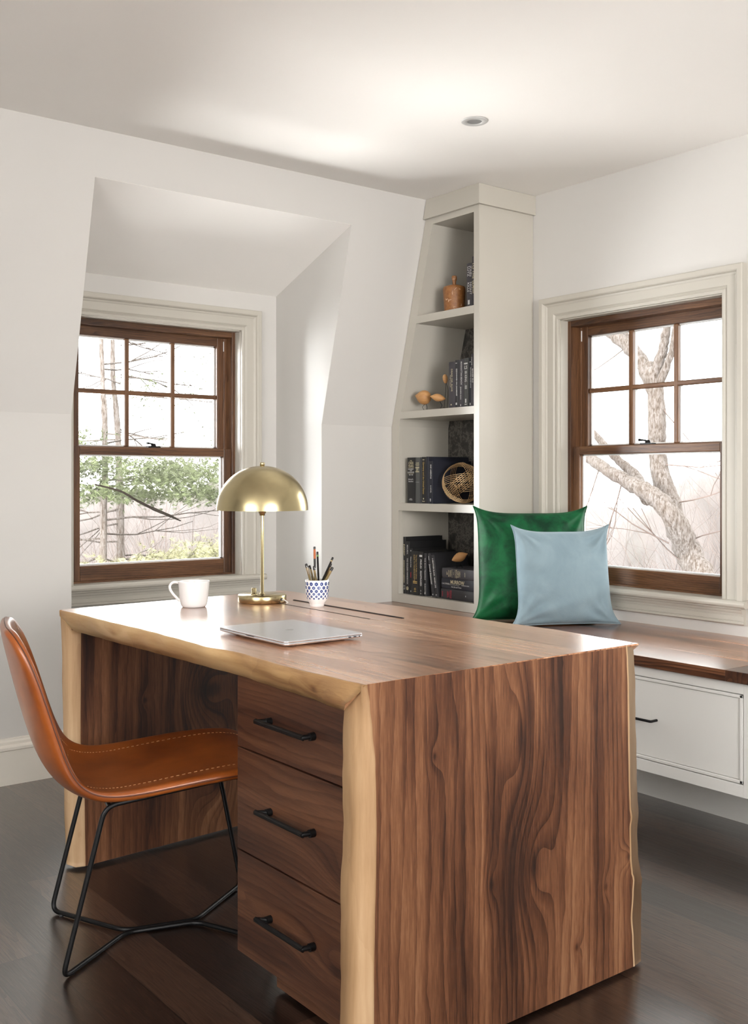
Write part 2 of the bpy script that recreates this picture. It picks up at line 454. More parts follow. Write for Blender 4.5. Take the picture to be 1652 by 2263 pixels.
# ---------------------------------------------------------------- mesh helpers
class MB:
    def __init__(s):
        s.v, s.f, s.mi, s.sm = [], [], [], []

    def add(s, vs, fs, mi=0, smooth=False):
        o = len(s.v)
        s.v += [tuple(p) for p in vs]
        for f in fs:
            s.f.append([i + o for i in f])
            s.mi.append(mi)
            s.sm.append(smooth)
        return s

    def box(s, x0, x1, y0, y1, z0, z1, mi=0):
        return s.add([(x0, y0, z0), (x1, y0, z0), (x1, y1, z0), (x0, y1, z0), (x0, y0, z1), (x1, y0, z1), (x1, y1, z1), (x0, y1, z1)],
                     [(0, 3, 2, 1), (4, 5, 6, 7), (0, 1, 5, 4), (1, 2, 6, 5), (2, 3, 7, 6), (3, 0, 4, 7)], mi)

    def prism(s, pts, axis, a, b, mi=0, smooth=False):
        """pts: polygon in the two other axes, extruded along axis from a to b"""
        def mk(p, t):
            return {'X': (t, p[0], p[1]), 'Y': (p[0], t, p[1]), 'Z': (p[0], p[1], t)}[axis]
        n = len(pts)
        s.add([mk(p, a) for p in pts] + [mk(p, b) for p in pts],
              [list(range(n))[::-1], list(range(n, 2 * n))], mi)
        s.add([mk(p, a) for p in pts] + [mk(p, b) for p in pts],
              [(i, (i + 1) % n, n + (i + 1) % n, n + i) for i in range(n)], mi, smooth)
        return s

    def tube(s, pts, rads, n=10, closed=False, caps=True, mi=0, ref=None):
        P = [Vector(p) for p in pts]
        if not isinstance(rads, (list, tuple)):
            rads = [rads] * len(P)
        m = len(P)
        rings = []
        prev = Vector(ref) if ref else None
        for i in range(m):
            if closed:
                t = P[(i + 1) % m] - P[i - 1]
            else:
                t = P[min(i + 1, m - 1)] - P[max(i - 1, 0)]
            if t.length < 1e-9:
                t = Vector((0, 0, 1))
            t.normalize()
            if prev is None:
                prev = t.orthogonal()
            u = prev - t * prev.dot(t)
            if u.length < 1e-6:
                u = t.orthogonal()
            u.normalize()
            prev = u
            w = t.cross(u)
            rings.append([P[i] + (u * math.cos(2 * PI * k / n) + w * math.sin(2 * PI * k / n)) * rads[i] for k in range(n)])
        vs = [p for r in rings for p in r]
        fs = []
        last = m if closed else m - 1
        for i in range(last):
            j = (i + 1) % m
            for k in range(n):
                k2 = (k + 1) % n
                fs.append((i * n + k, i * n + k2, j * n + k2, j * n + k))
        s.add(vs, fs, mi, True)
        if caps and not closed:
            s.add(rings[0], [list(range(n))[::-1]], mi)
            s.add(rings[-1], [list(range(n))], mi)
        return s

    def lathe(s, prof, n=40, cx=0, cy=0, mi=0, smooth=True, closed_top=False):
        vs, fs = [], []
        for r, z in prof:
            for k in range(n):
                a = 2 * PI * k / n
                vs.append((cx + r * math.cos(a), cy + r * math.sin(a), z))
        for i in range(len(prof) - 1):
            for k in range(n):
                k2 = (k + 1) % n
                fs.append((i * n + k, i * n + k2, (i + 1) * n + k2, (i + 1) * n + k))
        return s.add(vs, fs, mi, smooth)

    def build(s, name, mats, parent=None, bevel=0.0, seg=2, subsurf=0, loc=None, rot=None):
        me = bpy.data.meshes.new(name)
        me.from_pydata(s.v, [], s.f)
        if not isinstance(mats, (list, tuple)):
            mats = [mats]
        for m_ in mats:
            me.materials.append(m_ if not isinstance(m_, str) else M[m_])
        me.polygons.foreach_set('material_index', s.mi)
        me.polygons.foreach_set('use_smooth', s.sm)
        me.update()
        o = bpy.data.objects.new(name, me)
        C.objects.link(o)
        if parent:
            o.parent = parent
        if loc:
            o.location = loc
        if rot:
            o.rotation_euler = rot
        if bevel:
            b = o.modifiers.new('bevel', 'BEVEL')
            b.width = bevel
            b.segments = seg
            b.limit_method = 'ANGLE'
            b.angle_limit = math.radians(40)
        if subsurf:
            u = o.modifiers.new('subd', 'SUBSURF')
            u.levels = subsurf
            u.render_levels = subsurf
        return o


def weld(o, d=1e-5):
    w = o.modifiers.new('weld', 'WELD')
    w.merge_threshold = d
    return o


def thing(name, label, cat, loc=(0, 0, 0), rz=0.0, group=None):
    o = bpy.data.objects.new(name, None)
    C.objects.link(o)
    o.empty_display_size = 0.05
    o.location = loc
    o.rotation_euler = (0, 0, rz)
    o['label'] = label
    o['category'] = cat
    if group:
        o['group'] = group
    return o


def tag(o, label, cat, group=None, kind=None):
    o['label'] = label
    o['category'] = cat
    if group:
        o['group'] = group
    if kind:
        o['kind'] = kind
    return o


def struct(o):
    o['kind'] = 'structure'
    return o


def bb(x0, x1, y0, y1, z0, z1, mi=0):
    return MB().box(x0, x1, y0, y1, z0, z1, mi)


def round_poly(pts, r, closed=False, n=6):
    """round the corners of a 3-D polyline"""
    P = [Vector(p) for p in pts]
    out = []
    m = len(P)
    for i in range(m):
        if not closed and i in (0, m - 1):
            out.append(P[i])
            continue
        a, b, c = P[i - 1], P[i], P[(i + 1) % m]
        ab, cb = (a - b), (c - b)
        rr = min(r, ab.length * 0.45, cb.length * 0.45)
        p0 = b + ab.normalized() * rr
        p1 = b + cb.normalized() * rr
        for k in range(n + 1):
            t = k / n
            out.append(p0 * (1 - t) ** 2 + b * 2 * t * (1 - t) + p1 * t * t)
    return out


def lettering(name, txt, size, mat, parent, loc, mode='down', sx=1.0, bold=0.0, align='LEFT'):
    """flat letters on a spine whose face looks along local -X"""
    cu = bpy.data.curves.new('lettering', 'FONT')
    cu.body = txt
    cu.size = size
    cu.align_x = align
    cu.align_y = 'CENTER'
    cu.offset = bold
    cu.resolution_u = 2
    cu.space_line = 0.85
    t = bpy.data.objects.new('lettering', cu)
    C.objects.link(t)
    bpy.context.view_layer.update()
    dg = bpy.context.evaluated_depsgraph_get()
    me = bpy.data.meshes.new_from_object(t.evaluated_get(dg))
    bpy.data.objects.remove(t)
    bpy.data.curves.remove(cu)
    me.materials.clear()
    me.materials.append(M[mat])
    o = bpy.data.objects.new(name, me)
    C.objects.link(o)
    o.parent = parent
    if mode == 'down':
        X, Y = Vector((0, 0, -1)), Vector((0, -1, 0))
    else:
        X, Y = Vector((0, -1, 0)), Vector((0, 0, 1))
    mt = Matrix((X * sx, Y, Vector((-1, 0, 0)))).transposed().to_4x4()
    mt.translation = Vector(loc)
    o.matrix_local = mt
    return o

# ================================================================ the room
YL, XR, ZC = 3.93, 3.485, 2.44
KZ, TY = 1.40, 3.655            # wall bends inwards at KZ and meets the ceiling at y = TY


def ys(z):
    return YL if z <= KZ else YL + (TY - YL) * (z - KZ) / (ZC - KZ)


DX0, DX1, DY = 1.545, 2.735, 4.32   # dormer cheeks and back wall
W1, W2, WH, WZ0, WZ1 = 2.118, 2.736, 0.415, 0.69, 1.857
struct(bb(-2.1, 3.75, -2.5, 4.5, -0.12, 0.0).build('floor', 'floor'))
struct(bb(-2.1, 3.75, -2.5, 4.5, ZC, ZC + 0.15).build('ceiling', 'ceiling'))

m = MB()
for a, b in ((-2.02, DX0), (DX1, 3.66)):
    m.prism([(YL, 0), (YL, KZ), (ys(ZC), ZC), (ys(ZC) + 0.16, ZC), (YL + 0.14, KZ), (YL + 0.14, 0)], 'X', a, b)
zt = 2.275
m.prism([(ys(zt), zt), (ys(ZC), ZC), (ys(ZC) + 0.16, ZC), (ys(zt) + 0.16, zt)], 'X', DX0, DX1)
struct(m.build('wall_left', 'wall'))
m = MB()
ck = [(YL + .0008, 0), (YL + .0008, KZ), (ys(2.36) + .0008, 2.36), (DY + .1, 2.36), (DY + .1, 0)]
m.prism(ck, 'X', DX0 - 0.12, DX0 + .001)
m.prism(ck, 'X', DX1 - .001, DX1 + 0.12)
m.prism([(ys(zt) + .0008, zt - .0008), (ys(zt) + .003, zt + .16), (DY + .1, 2.042 + .3), (DY + .1, 2.042 - .037), (DY, 2.042)], 'X', DX0 - .02, DX1 + .02, 1)
m.box(DX0 - .02, W1 - WH, DY, DY + .14, 0, 2.2)
m.box(W1 + WH, DX1 + .02, DY, DY + .14, 0, 2.2)
m.box(W1 - WH, W1 + WH, DY, DY + .14, 0, WZ0 - .02)
m.box(W1 - WH, W1 + WH, DY, DY + .14, WZ1, 2.2)
struct(m.build('wall_dormer', ['wall', 'ceiling']))
m = MB()
m.box(XR, XR + .14, -2.45, W2 - WH, 0, ZC)
m.box(XR, XR + .14, W2 + WH, 4.1, 0, ZC)
m.box(XR, XR + .14, W2 - WH, W2 + WH, 0, WZ0 - .02)
m.box(XR, XR + .14, W2 - WH, W2 + WH, WZ1, ZC)
struct(m.build('wall_right', 'wall'))
m = MB()
m.box(-2.02, 3.62, -2.45, -2.30, 0, .8).box(-2.02, 3.62, -2.45, -2.30, 2.1, ZC).box(-2.02, -.7, -2.45, -2.30, .8, 2.1).box(1.5, 3.62, -2.45, -2.30, .8, 2.1)
struct(m.build('wall_back', 'wall'))
m = MB()
m.box(-2.05, -1.9, -2.45, 4.07, 0, .85).box(-2.05, -1.9, -2.45, 4.07, 2.15, ZC).box(-2.05, -1.9, -2.45, -.8, .85, 2.15).box(-2.05, -1.9, 1.6, 4.07, .85, 2.15)
struct(m.build('wall_side', 'wall'))

# baseboard with its moulded cap
prof = [(YL, 0), (YL - .018, 0), (YL - .018, .128), (YL - .0225, .131), (YL - .0225, .141), (YL - .019, .146), (YL - .012, .150), (YL - .012, .160), (YL - .007, .166), (YL - .006, .172), (YL, .173)]
struct(MB().prism(prof, 'X', -1.9, DX0).build('baseboard_left', 'base_paint'))


# ---------------------------------------------------------------- windows
def window(name, origin, rz):
    W = bpy.data.objects.new(name, None)
    C.objects.link(W)
    W.location = origin
    W.rotation_euler = (0, 0, rz)
    W['kind'] = 'structure'
    # mitred casing: (distance from the opening, projection into the room)
    cp = [(0, 0), (0, .014), (.004, .016), (.012, .016), (.017, .011), (.022, .015), (.026, .019), (.060, .019), (.064, .022), (.070, .024), (.074, .033),
          (.078, .036), (.096, .036), (.099, .033), (.099, 0)]
    path = [((-WH, WZ0), (-1, 0)), ((-WH, WZ1), (-1, 1)), ((WH, WZ1), (1, 1)), ((WH, WZ0), (1, 0))]
    vs, fs = [], []
    n = len(cp)
    for (px, pz), (dx, dz) in path:
        for o_, h in cp:
            vs.append((px + dx * o_, -h, pz + dz * o_))
    for i in range(3):
        for k in range(n - 1):
            fs.append((i * n + k, i * n + k + 1, (i + 1) * n + k + 1, (i + 1) * n + k))
    m = MB().add(vs, fs)
    m.build('casing', 'trim', W)
    # white jamb return
    j = MB()
    j.box(-WH - .012, -WH + .003, .0, .046, WZ0, WZ1).box(WH - .003, WH + .012, .0, .046, WZ0, WZ1).box(-WH, WH, .0, .046, WZ1 - .004, WZ1 + .012)
    j.build('jamb', 'trim', W)
    # stool with rounded nose, and apron
    zs = .692
    nose = [(.05, zs), (-.040, zs), (-.046, zs - .002), (-.051, zs - .007), (-.053, zs - .014), (-.051, zs - .021), (-.046, zs - .026), (-.038, zs - .028), (.05, zs - .028)]
    MB().prism(nose, 'X', -WH - .118, WH + .118).build('stool', 'trim', W, bevel=.004)
    z0 = zs - .028
    ap = [(0, z0), (-.036, z0), (-.036, z0 - .004), (-.031, z0 - .009), (-.028, z0 - .016), (-.024, z0 - .022), (-.023, z0 - .027), (-.021, z0 - .028), (-.021, z0 - .031),
          (-.018, z0 - .032), (-.018, z0 - .050), (-.015, z0 - .051), (-.015, z0 - .053), (-.018, z0 - .054), (-.018, z0 - .062), (-.012, z0 - .066), (0, z0 - .066)]
    MB().prism(ap, 'X', -WH - .095, WH + .095).build('apron', 'trim', W)
    # stained frame
    f = MB()
    f.box(-WH - .02, -WH + .020, .046, .15, WZ0 - .02, WZ1 + .01).box(WH - .020, WH + .02, .046, .15, WZ0 - .02, WZ1 + .01)
    f.box(-WH - .02, -WH + .034, .100, .15, 1.27, WZ1).box(WH - .034, WH + .02, .100, .15, 1.27, WZ1)
    f.build('window_frame', 'oak_v', W, bevel=.002)
    f = MB()
    f.box(-WH + .02, WH - .02, .046, .15, WZ1 - .030, WZ1 + .01).box(-WH + .02, WH - .02, .046, .15, WZ0 - .02, WZ0 + .010)
    f.build('window_frame', 'oak_h', W, bevel=.002)

    def sash(nm, hx, z0, z1, y0, y1, st, bot, top, muntins):
        s = MB().box(-hx, -hx + st, y0, y1, z0, z1).box(hx - st, hx, y0, y1, z0, z1).build(nm, 'oak_v', W, bevel=.003)
        r = MB().box(-hx + st, hx - st, y0, y1, z0, z0 + bot).box(-hx + st, hx - st, y0, y1, z1 - top, z1)
        r.build('rail', 'oak_h', s, bevel=.003)
        gx, g0, g1 = hx - st, z0 + bot, z1 - top
        ym = (y0 + y1) / 2
        # pale glazing bead
        bd = MB()
        for a, b, c, d in ((-gx, -gx + .006, g0, g1), (gx - .006, gx, g0, g1), (-gx, gx, g0, g0 + .006), (-gx, gx, g1 - .006, g1)):
            bd.box(a, b, ym + .004, y1 - .001, c, d)
        bd.build('glazing_bead', 'white_plastic', s)
        if muntins:
            zm = (g0 + g1) / 2
            mm = MB()
            mm.box(-gx, gx, ym - .011, ym + .009, zm - .010, zm + .010)
            mm.build('muntin', 'oak_h', s, bevel=.004)
            mm = MB()
            for q in (-1, 1):
                mm.box(q * gx / 3 - .0105, q * gx / 3 + .0105, ym - .0112, ym + .0092, g0, g1)
            mm.build('muntin', 'oak_v', s, bevel=.004)
            mo = MB()
            for q in (-1, 1):
                mo.box(q * gx / 3 - .008, q * gx / 3 + .008, ym + .012, ym + .028, g0, g1)
            mo.box(-gx, gx, ym + .012, ym + .028, zm - .008, zm + .008)
            mo.build('outer_grille', 'grey_plastic', s)
        MB().box(-gx - .004, gx + .004, ym + .0095, ym + .0115, g0 - .004, g1 + .004).build('pane', 'glass', s)
        return s
    lo = sash('lower_sash', WH - .018, WZ0 + .008, 1.292, .058, .096, .040, .068, .036, False)
    sash('upper_sash', WH - .032, 1.262, WZ1 - .026, .102, .138, .038, .034, .044, True)
    # sash lock on the meeting rail
    lk = MB().box(-.030, .030, .064, .092, 1.292, 1.298)
    lk.lathe([(0.0, 1.311), (.009, 1.311), (.012, 1.305), (.013, 1.298)], 16, 0, .078)
    lk.tube([(0, .076, 1.307), (-.020, .070, 1.311), (-.038, .066, 1.312)], [.004, .0035, .006], 8)
    lk.build('sash_lock', 'black_metal', lo)
    # small white jamb liner strip at the head of the upper sash
    for q in (-1, 1):
        bb(min(q * (WH - .034), q * (WH - .037)), max(q * (WH - .034), q * (WH - .037)), .098, .104, 1.765, 1.812).build('liner_strip', 'white_plastic', W)
    return W


window('window_1', (W1, DY, 0), 0.0)
window('window_2', (XR, W2, 0), -PI / 2)

# recessed downlight
t = thing('recessed_downlight', 'small round white downlight set flush in the ceiling', 'ceiling light', (2.578, 2.742, ZC))
MB().lathe([(.026, -.0005), (.027, -.0045), (.045, -.0045), (.0475, -.003), (.048, -.0005)], 40).build('trim_ring', 'fixture_white', t)
MB().lathe([(.027, -.003), (.020, -.001), (.0, -.001)][::-1], 40).build('baffle', 'fixture_grey', t)

# ================================================================ bench
t = thing('bench_cabinet', 'pale grey painted bench cabinet with a flush beaded drawer, under the window', 'cabinet', (2.85, 2.5, 0))


def at(o, m, name, mats, parent=None, **k):
    """build a mesh given in room coordinates as a child of thing o"""
    inv = Matrix.Translation(-Vector(o.location)) if parent is None else Matrix.Translation(-Vector(o.location))
    m.v = [tuple(inv @ Vector(p)) for p in m.v]
    q = m.build(name, mats, parent or o, **k)
    return q


y0, y1, z0, z1 = 1.83, 2.655, .205, .484
fx = 2.849
m = MB()
m.box(fx + .02, 3.484, 1.05, 3.925, .166, .519)
m.box(fx, fx + .02, 1.05, y0, .166, .519).box(fx, fx + .02, y1, 3.925, .166, .519)
m.box(fx, fx + .02, y0, y1, .166, z0).box(fx, fx + .02, y0, y1, z1, .519)
at(t, m, 'body', 'bench_paint', bevel=.0012)
at(t, bb(3.09, 3.484, 1.05, 3.925, 0, .166), 'toe_kick', 'bench_paint')
m = MB()
g = .0028
# bead around the drawer, then the flat front set a little behind it
bw = .010
for a, b, c, d in ((y0 + g, y0 + g + bw, z0 + g, z1 - g), (y1 - g - bw, y1 - g, z0 + g, z1 - g), (y0 + g, y1 - g, z0 + g, z0 + g + bw), (y0 + g, y1 - g, z1 - g - bw, z1 - g)):
    m.box(fx - .001, fx + .016, a, b, c, d)
m.box(fx + .004, fx + .016, y0 + g + bw + .0015, y1 - g - bw - .0015, z0 + g + bw + .0015, z1 - g - bw - .0015)
dr = at(t, m, 'drawer', 'bench_paint', bevel=.0015)
hm = MB().tube(round_poly([(fx + .004, 2.325, .345), (fx - .028, 2.325, .345), (fx - .028, 2.155, .345), (fx + .004, 2.155, .345)], .006), .0045, 8)
hm.v = [tuple(Vector(p) - Vector(t.location)) for p in hm.v]
hm.build('drawer_pull', 'black_metal', dr)

t = thing('window_seat', 'long walnut board forming the window seat, edge banded, glossy', 'window seat', (2.85, 2.5, .52))
m = MB().box(2.829, 3.484, 1.881, 3.928, .520, .555, 0)
for i, f in enumerate(m.f):
    pass
m.mi = [0, 0, 1, 1, 1, 1]
at(t, m, 'seat_board', ['bench_wood', 'bench_edge'], bevel=.0015)
m = MB().box(2.829, 3.484, 1.06, 1.8802, .520, .555, 0)
at(t, m, 'end_board', 'bench_wood_x', bevel=.0015)
t.children[1]['label'] = 'darker board with cross grain'

# ================================================================ bookcase
XB, YB, YS = 3.145, 3.315, 3.93
t = thing('bookcase', 'tall greige built-in corner bookcase leaning along the sloped wall, on the bench', 'bookcase', (XB, YB, .555))
IN = .055


def yi(z):
    """inner face of the sloping side"""
    return min(3.877, ys(z) - .058)


zsh = [(.555, .597), (.997, 1.033), (1.436, 1.470), (1.879, 1.914)]
TOPO, TOPZ = 2.325, 2.436
# face frame: left stile follows the wall, right stile, top rail, bottom rail
m = MB()
m.prism([(ys(.6) - .003, .556), (ys(KZ) - .003, KZ), (ys(TOPZ) - .003, TOPZ), (ys(TOPZ) - .060, TOPZ), (yi(KZ), KZ), (3.877, .556)], 'X', XB, XB + .020)
m.prism([(3.349, .556), (YB, .556), (YB, TOPZ), (3.349, TOPZ)], 'X', XB, XB + .020)
m.prism([(3.349, TOPO), (yi(TOPO), TOPO), (yi(TOPZ), TOPZ), (3.349, TOPZ)], 'X', XB + .0001, XB + .020)
m.prism([(3.349, .556), (3.877, .556), (3.877, .597), (3.349, .597)], 'X', XB + .0001, XB + .020)
at(t, m, 'face_frame', 'trim')
at(t, bb(XB + .02, 3.483, YB, 3.348, .556, TOPZ), 'side_panel', 'trim')
m = MB().prism([(yi(.6), .556), (yi(KZ), KZ), (yi(TOPZ), TOPZ), (yi(TOPZ) + .015, TOPZ), (yi(KZ) + .015, KZ), (yi(.6) + .015, .556)], 'X', XB + .02, 3.462)
at(t, m, 'side_panel', 'trim')
m = MB().prism([(3.348, .556), (yi(.6) + .015, .556), (yi(KZ) + .015, KZ), (yi(TOPZ) + .015, TOPZ), (3.348, TOPZ)], 'X', 3.462, 3.482)
q = at(t, m, 'back_panel', 'marble')
q['label'] = 'dark veined stone back'
for k, (a, b) in enumerate(zsh):
    y_l = yi(b) + .002
    mm = MB().prism([(3.348, a), (yi(a) + .004, a), (yi(b) + .004, b), (3.348, b)], 'X', XB - (.0006 if k else -.0202), 3.462)
    at(t, mm, 'shelf', 'trim')
mm = MB().prism([(3.348, TOPO), (yi(TOPO) + .004, TOPO), (yi(TOPO) + .004, TOPO + .02), (3.348, TOPO + .02)], 'X', XB + .02, 3.462)
at(t, mm, 'top_board', 'trim')
zcb = 2.352
m = MB()
m.prism([(YB - .016, zcb), (ys(zcb) - .004, zcb), (ys(TOPZ) - .004, TOPZ + .003), (YB - .016, TOPZ + .003)], 'X', XB - .016, XB - .0008)
m.box(XB - .0008, 3.484, YB - .016, YB - .0005, zcb, TOPZ + .003)
at(t, m, 'crown', 'trim')

# ================================================================ desk
def interp(tab, v):
    """tab: (value, key) pairs sorted by key"""
    ks = [k for _, k in tab]
    if v <= ks[0]:
        return tab[0][0]
    for i in range(len(tab) - 1):
        if v <= ks[i + 1]:
            f = (v - ks[i]) / (ks[i + 1] - ks[i])
            f = f * f * (3 - 2 * f)
            return tab[i][0] * (1 - f) + tab[i + 1][0] * f
    return tab[-1][0]


ZT, ZU = .762, .705
desk = thing('desk', 'live-edge walnut waterfall desk with pale sapwood edges and three drawers', 'desk', (1.55, 2.27, 0))
rnd = random.Random(4)
# top slab: wavy front and back edges, mitred ends
x1t = [(1.171, 1.544), (1.166, 1.60), (1.156, 1.75), (1.163, 1.93), (1.165, 2.01), (1.150, 2.12), (1.151, 2.30), (1.155, 2.39), (1.146, 2.60), (1.142, 2.80), (1.137, 2.985)]
x2t = [(1.164, 1.544), (1.166, 1.62), (1.176, 1.74), (1.183, 1.93), (1.187, 2.04), (1.177, 2.31), (1.166, 2.59), (1.160, 2.80), (1.158, 2.985)]
xbt = [(1.977, 1.544), (1.990, 1.80), (1.978, 2.1), (1.985, 2.40), (1.970, 2.7), (1.955, 2.9), (1.945, 3.04)]
N = 70
rows = []
for i in range(N + 1):
    t_ = i / N
    yt = 1.544 + t_ * (2.985 - 1.544)
    yu = 1.601 + t_ * (2.932 - 1.601)
    w = .0016 * math.sin(yt * 23) + .001 * math.sin(yt * 61 + 1)
    xf, xl, xk = interp(x1t, yt) + w, interp(x2t, yu) + w, interp(xbt, yt) - w
    sk = .05 * t_ ** 6      # the far end is not quite square
    rows.append([(xk - .020, yu + sk, ZU), (xl, yu, ZU), (xl - .012 - .002 * math.sin(yt * 17), (yt * .4 + yu * .6), .722), (xf - .003, yt * .8 + yu * .2, .745), (xf, yt, ZT - .003), (xf + .003, yt, ZT),
                 (xk - .004, yt + sk, ZT), (xk, yt + sk, ZT - .004), (xk + .004, (yt + yu) / 2 + sk, .735)])
m = MB()
n = len(rows[0])
vs = [p for r in rows for p in r]
for kk in range(n):
    k2 = (kk + 1) % n
    sap = kk in (1, 2, 3, 4, 6, 7, 8)
    m.add(vs, [(i * n + kk, i * n + k2, (i + 1) * n + k2, (i + 1) * n + kk) for i in range(N)], 1 if sap else 0, sap)
m.add(rows[0], [list(range(n))], 0)
m.add(rows[-1], [list(range(n))[::-1]], 0)
weld(at(desk, m, 'desk_top', ['top_wood', 'sap_h']))

# near end panel
IN_ = [(1.157, .0), (1.157, .11), (1.158, .265), (1.157, .366), (1.162, .432), (1.164, .499), (1.162, .583), (1.163, .667), (1.167, .705)]
MID = [(1.166, 0), (1.166, .126), (1.168, .278), (1.172, .41), (1.174, .542), (1.172, .641), (1.172, .762)]
CR = [(1.189, 0), (1.189, .21), (1.191, .31), (1.194, .408), (1.195, .491), (1.194, .541), (1.192, .608), (1.185, .675), (1.179, .722), (1.173, .762)]
BC = [(1.960, .005), (1.956, .074), (1.951, .126), (1.956, .181), (1.959, .216), (1.953, .224), (1.948, .266), (1.946, .338), (1.951, .358), (1.946, .384), (1.943, .455), (1.941, .56), (1.939, .664), (1.936, .728), (1.933, .762)]
BO = [(2.005, .0), (2.006, .071), (2.008, .135), (2.007, .184), (2.010, .2), (2.005, .214), (1.995, .271), (1.992, .328), (1.997, .365), (1.993, .4), (1.989, .494), (1.986, .593), (1.984, .677), (1.980, .733), (1.977, .762)]
N = 90
rows = []
for i in range(N + 1):
    t_ = i / N
    zo, zi = .010 + t_ * (ZT - .010), .010 + t_ * (ZU - .010)
    w = .0007 * math.sin(zo * 40) + .0005 * math.sin(zo * 97)
    bo = interp(BO, zo) + w
    rows.append([(interp(IN_, zi) + w, 1.601, zi), (interp(MID, zo) - .001, 1.574, zo * .5 + zi * .5), (interp(MID, zo) + w, 1.556, zo * .8 + zi * .2), (interp(CR, zo) - .007, 1.5475, zo), (interp(CR, zo), 1.5440, zo), (interp(CR, zo) + .0025, 1.5432, zo), (interp(CR, zo) + .005, 1.544, zo),
                 (interp(BC, zo) - .003, 1.544, zo), (interp(BC, zo), 1.5432, zo), (interp(BC, zo) + .003, 1.5445, zo), (bo - .012, 1.551, zo), (bo - .002, 1.560, zo), (bo, 1.572, zo * .7 + zi * .3), (bo - .01, 1.59, zi), (bo - .02, 1.601, zi)])
m = MB()
n = len(rows[0])
vs = [p for r in rows for p in r]
for kk in range(n):
    k2 = (kk + 1) % n
    sap = kk not in (6, n - 1)
    m.add(vs, [(i * n + kk, i * n + k2, (i + 1) * n + k2, (i + 1) * n + kk) for i in range(N)], (2 if kk > 8 else 1) if sap else 0, sap)
m.add(rows[0], [list(range(n))], 0)
m.add(rows[-1], [list(range(n))[::-1]], 0)
weld(at(desk, m, 'end_panel', ['end_wood', 'sap_v', 'sap_b']))

# far end panel
FO = [(1.156, .009), (1.153, .062), (1.148, .281), (1.144, .558), (1.139, .762)]
FI = [(1.168, .019), (1.163, .165), (1.161, .397), (1.158, .705)]
FC = [(1.192, .015), (1.190, .177), (1.177, .397), (1.179, .699)]
N = 50
rows = []
for i in range(N + 1):
    t_ = i / N
    zo, zi = .010 + t_ * (ZT - .010), .010 + t_ * (ZU - .010)
    w = .0012 * math.sin(zo * 31)
    sk = .05
    rows.append([(interp(FO, zo) + .003, 2.985, zo), (interp(FO, zo) + w, 2.978, zo), (interp(FI, zi) + w, 2.938, zi), (interp(FC, zi) - .004, 2.9315, zi), (interp(FC, zi), 2.930, zi), (interp(FC, zi) + .003, 2.9305, zi),
                 (1.93, 2.932 + sk * .9, zi), (1.945, 2.945 + sk, zi), (1.945, 2.985 + sk, zo)])
m = MB()
n = len(rows[0])
vs = [p for r in rows for p in r]
for kk in range(n):
    k2 = (kk + 1) % n
    sap = kk not in (5, n - 1)
    m.add(vs, [(i * n + kk, i * n + k2, (i + 1) * n + k2, (i + 1) * n + kk) for i in range(N)], 1 if sap else 0, sap)
m.add(rows[0], [list(range(n))], 0)
m.add(rows[-1], [list(range(n))[::-1]], 0)
weld(at(desk, m, 'end_panel', ['leg_wood', 'sap_v']))
for x, y in ((1.22, 2.958), (1.86, 3.0), (1.24, 1.574), (1.90, 1.574)):
    at(desk, MB().lathe([(0, .0), (.014, 0), (.014, .003), (.006, .004), (.006, .012)], 16, x, y), 'levelling_foot', 'steel')

# cable trough: two brush slots and the fine outline of the lid
m = MB()
m.box(1.733, 1.7375, 2.262, 2.735, ZT - .001, ZT + .0006)
m.box(1.812, 1.8175, 2.215, 2.765, ZT - .001, ZT + .0010)
rr = random.Random(2)
y = 2.216
while y < 2.764:
    m.box(1.8125 - rr.uniform(0, .001), 1.8175 + rr.uniform(0, .001), y, y + .0012, ZT + .0005, ZT + .0022)
    y += .0035
at(desk, m, 'brush_slot', 'alu_dark')
m = MB()
path = round_poly([(1.7352, 2.262, ZT), (1.7352, 2.222, ZT), (1.8145, 2.222, ZT)], .012)
for a, b in zip(path[:-1], path[1:]):
    d = (b - a).normalized().cross(Vector((0, 0, 1))) * .0006
    m.add([a - d + Vector((0, 0, .0004)), a + d + Vector((0, 0, .0004)), b + d + Vector((0, 0, .0004)), b - d + Vector((0, 0, .0004))], [(0, 1, 2, 3)])
at(desk, m, 'lid_outline', 'alu_dark')

# drawer pedestal
X0, PY0, PY1 = 1.200, 1.603, 2.060
m = MB().box(X0 + .021, 1.84, PY0, PY1 - .002, .080, ZU - .001)
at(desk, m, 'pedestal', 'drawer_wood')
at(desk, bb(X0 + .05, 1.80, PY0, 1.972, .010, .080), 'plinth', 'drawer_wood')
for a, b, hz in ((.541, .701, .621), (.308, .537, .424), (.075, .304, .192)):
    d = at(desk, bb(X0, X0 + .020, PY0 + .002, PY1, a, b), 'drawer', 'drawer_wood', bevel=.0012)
    hm = MB()
    yA, yB, xo = 1.918, 1.752, X0 - .027
    for yy in (yA, yB):
        rings = [Vector((X0 + .001, yy, hz)), Vector((X0 - .012, yy, hz))]
        hm.tube(rings, .0085, 18)
    hm.tube(round_poly([(X0 - .008, yA, hz), (xo, yA + .016, hz), (xo, yA + .0155, hz)], .001), [.0055] * 9, 10)
    hm.tube(round_poly([(X0 - .008, yB, hz), (xo, yB + .004, hz), (xo, yB + .0045, hz)], .001), [.0055] * 9, 10)
    # faceted bar
    hm.tube([(xo, yA + .019, hz), (xo, yB, hz)], .0062, 6, ref=(0, 0, 1))
    hm.v = [tuple(Vector(p) - Vector(desk.location)) for p in hm.v]
    hm.build('drawer_handle', 'black_metal', d, bevel=.0006)

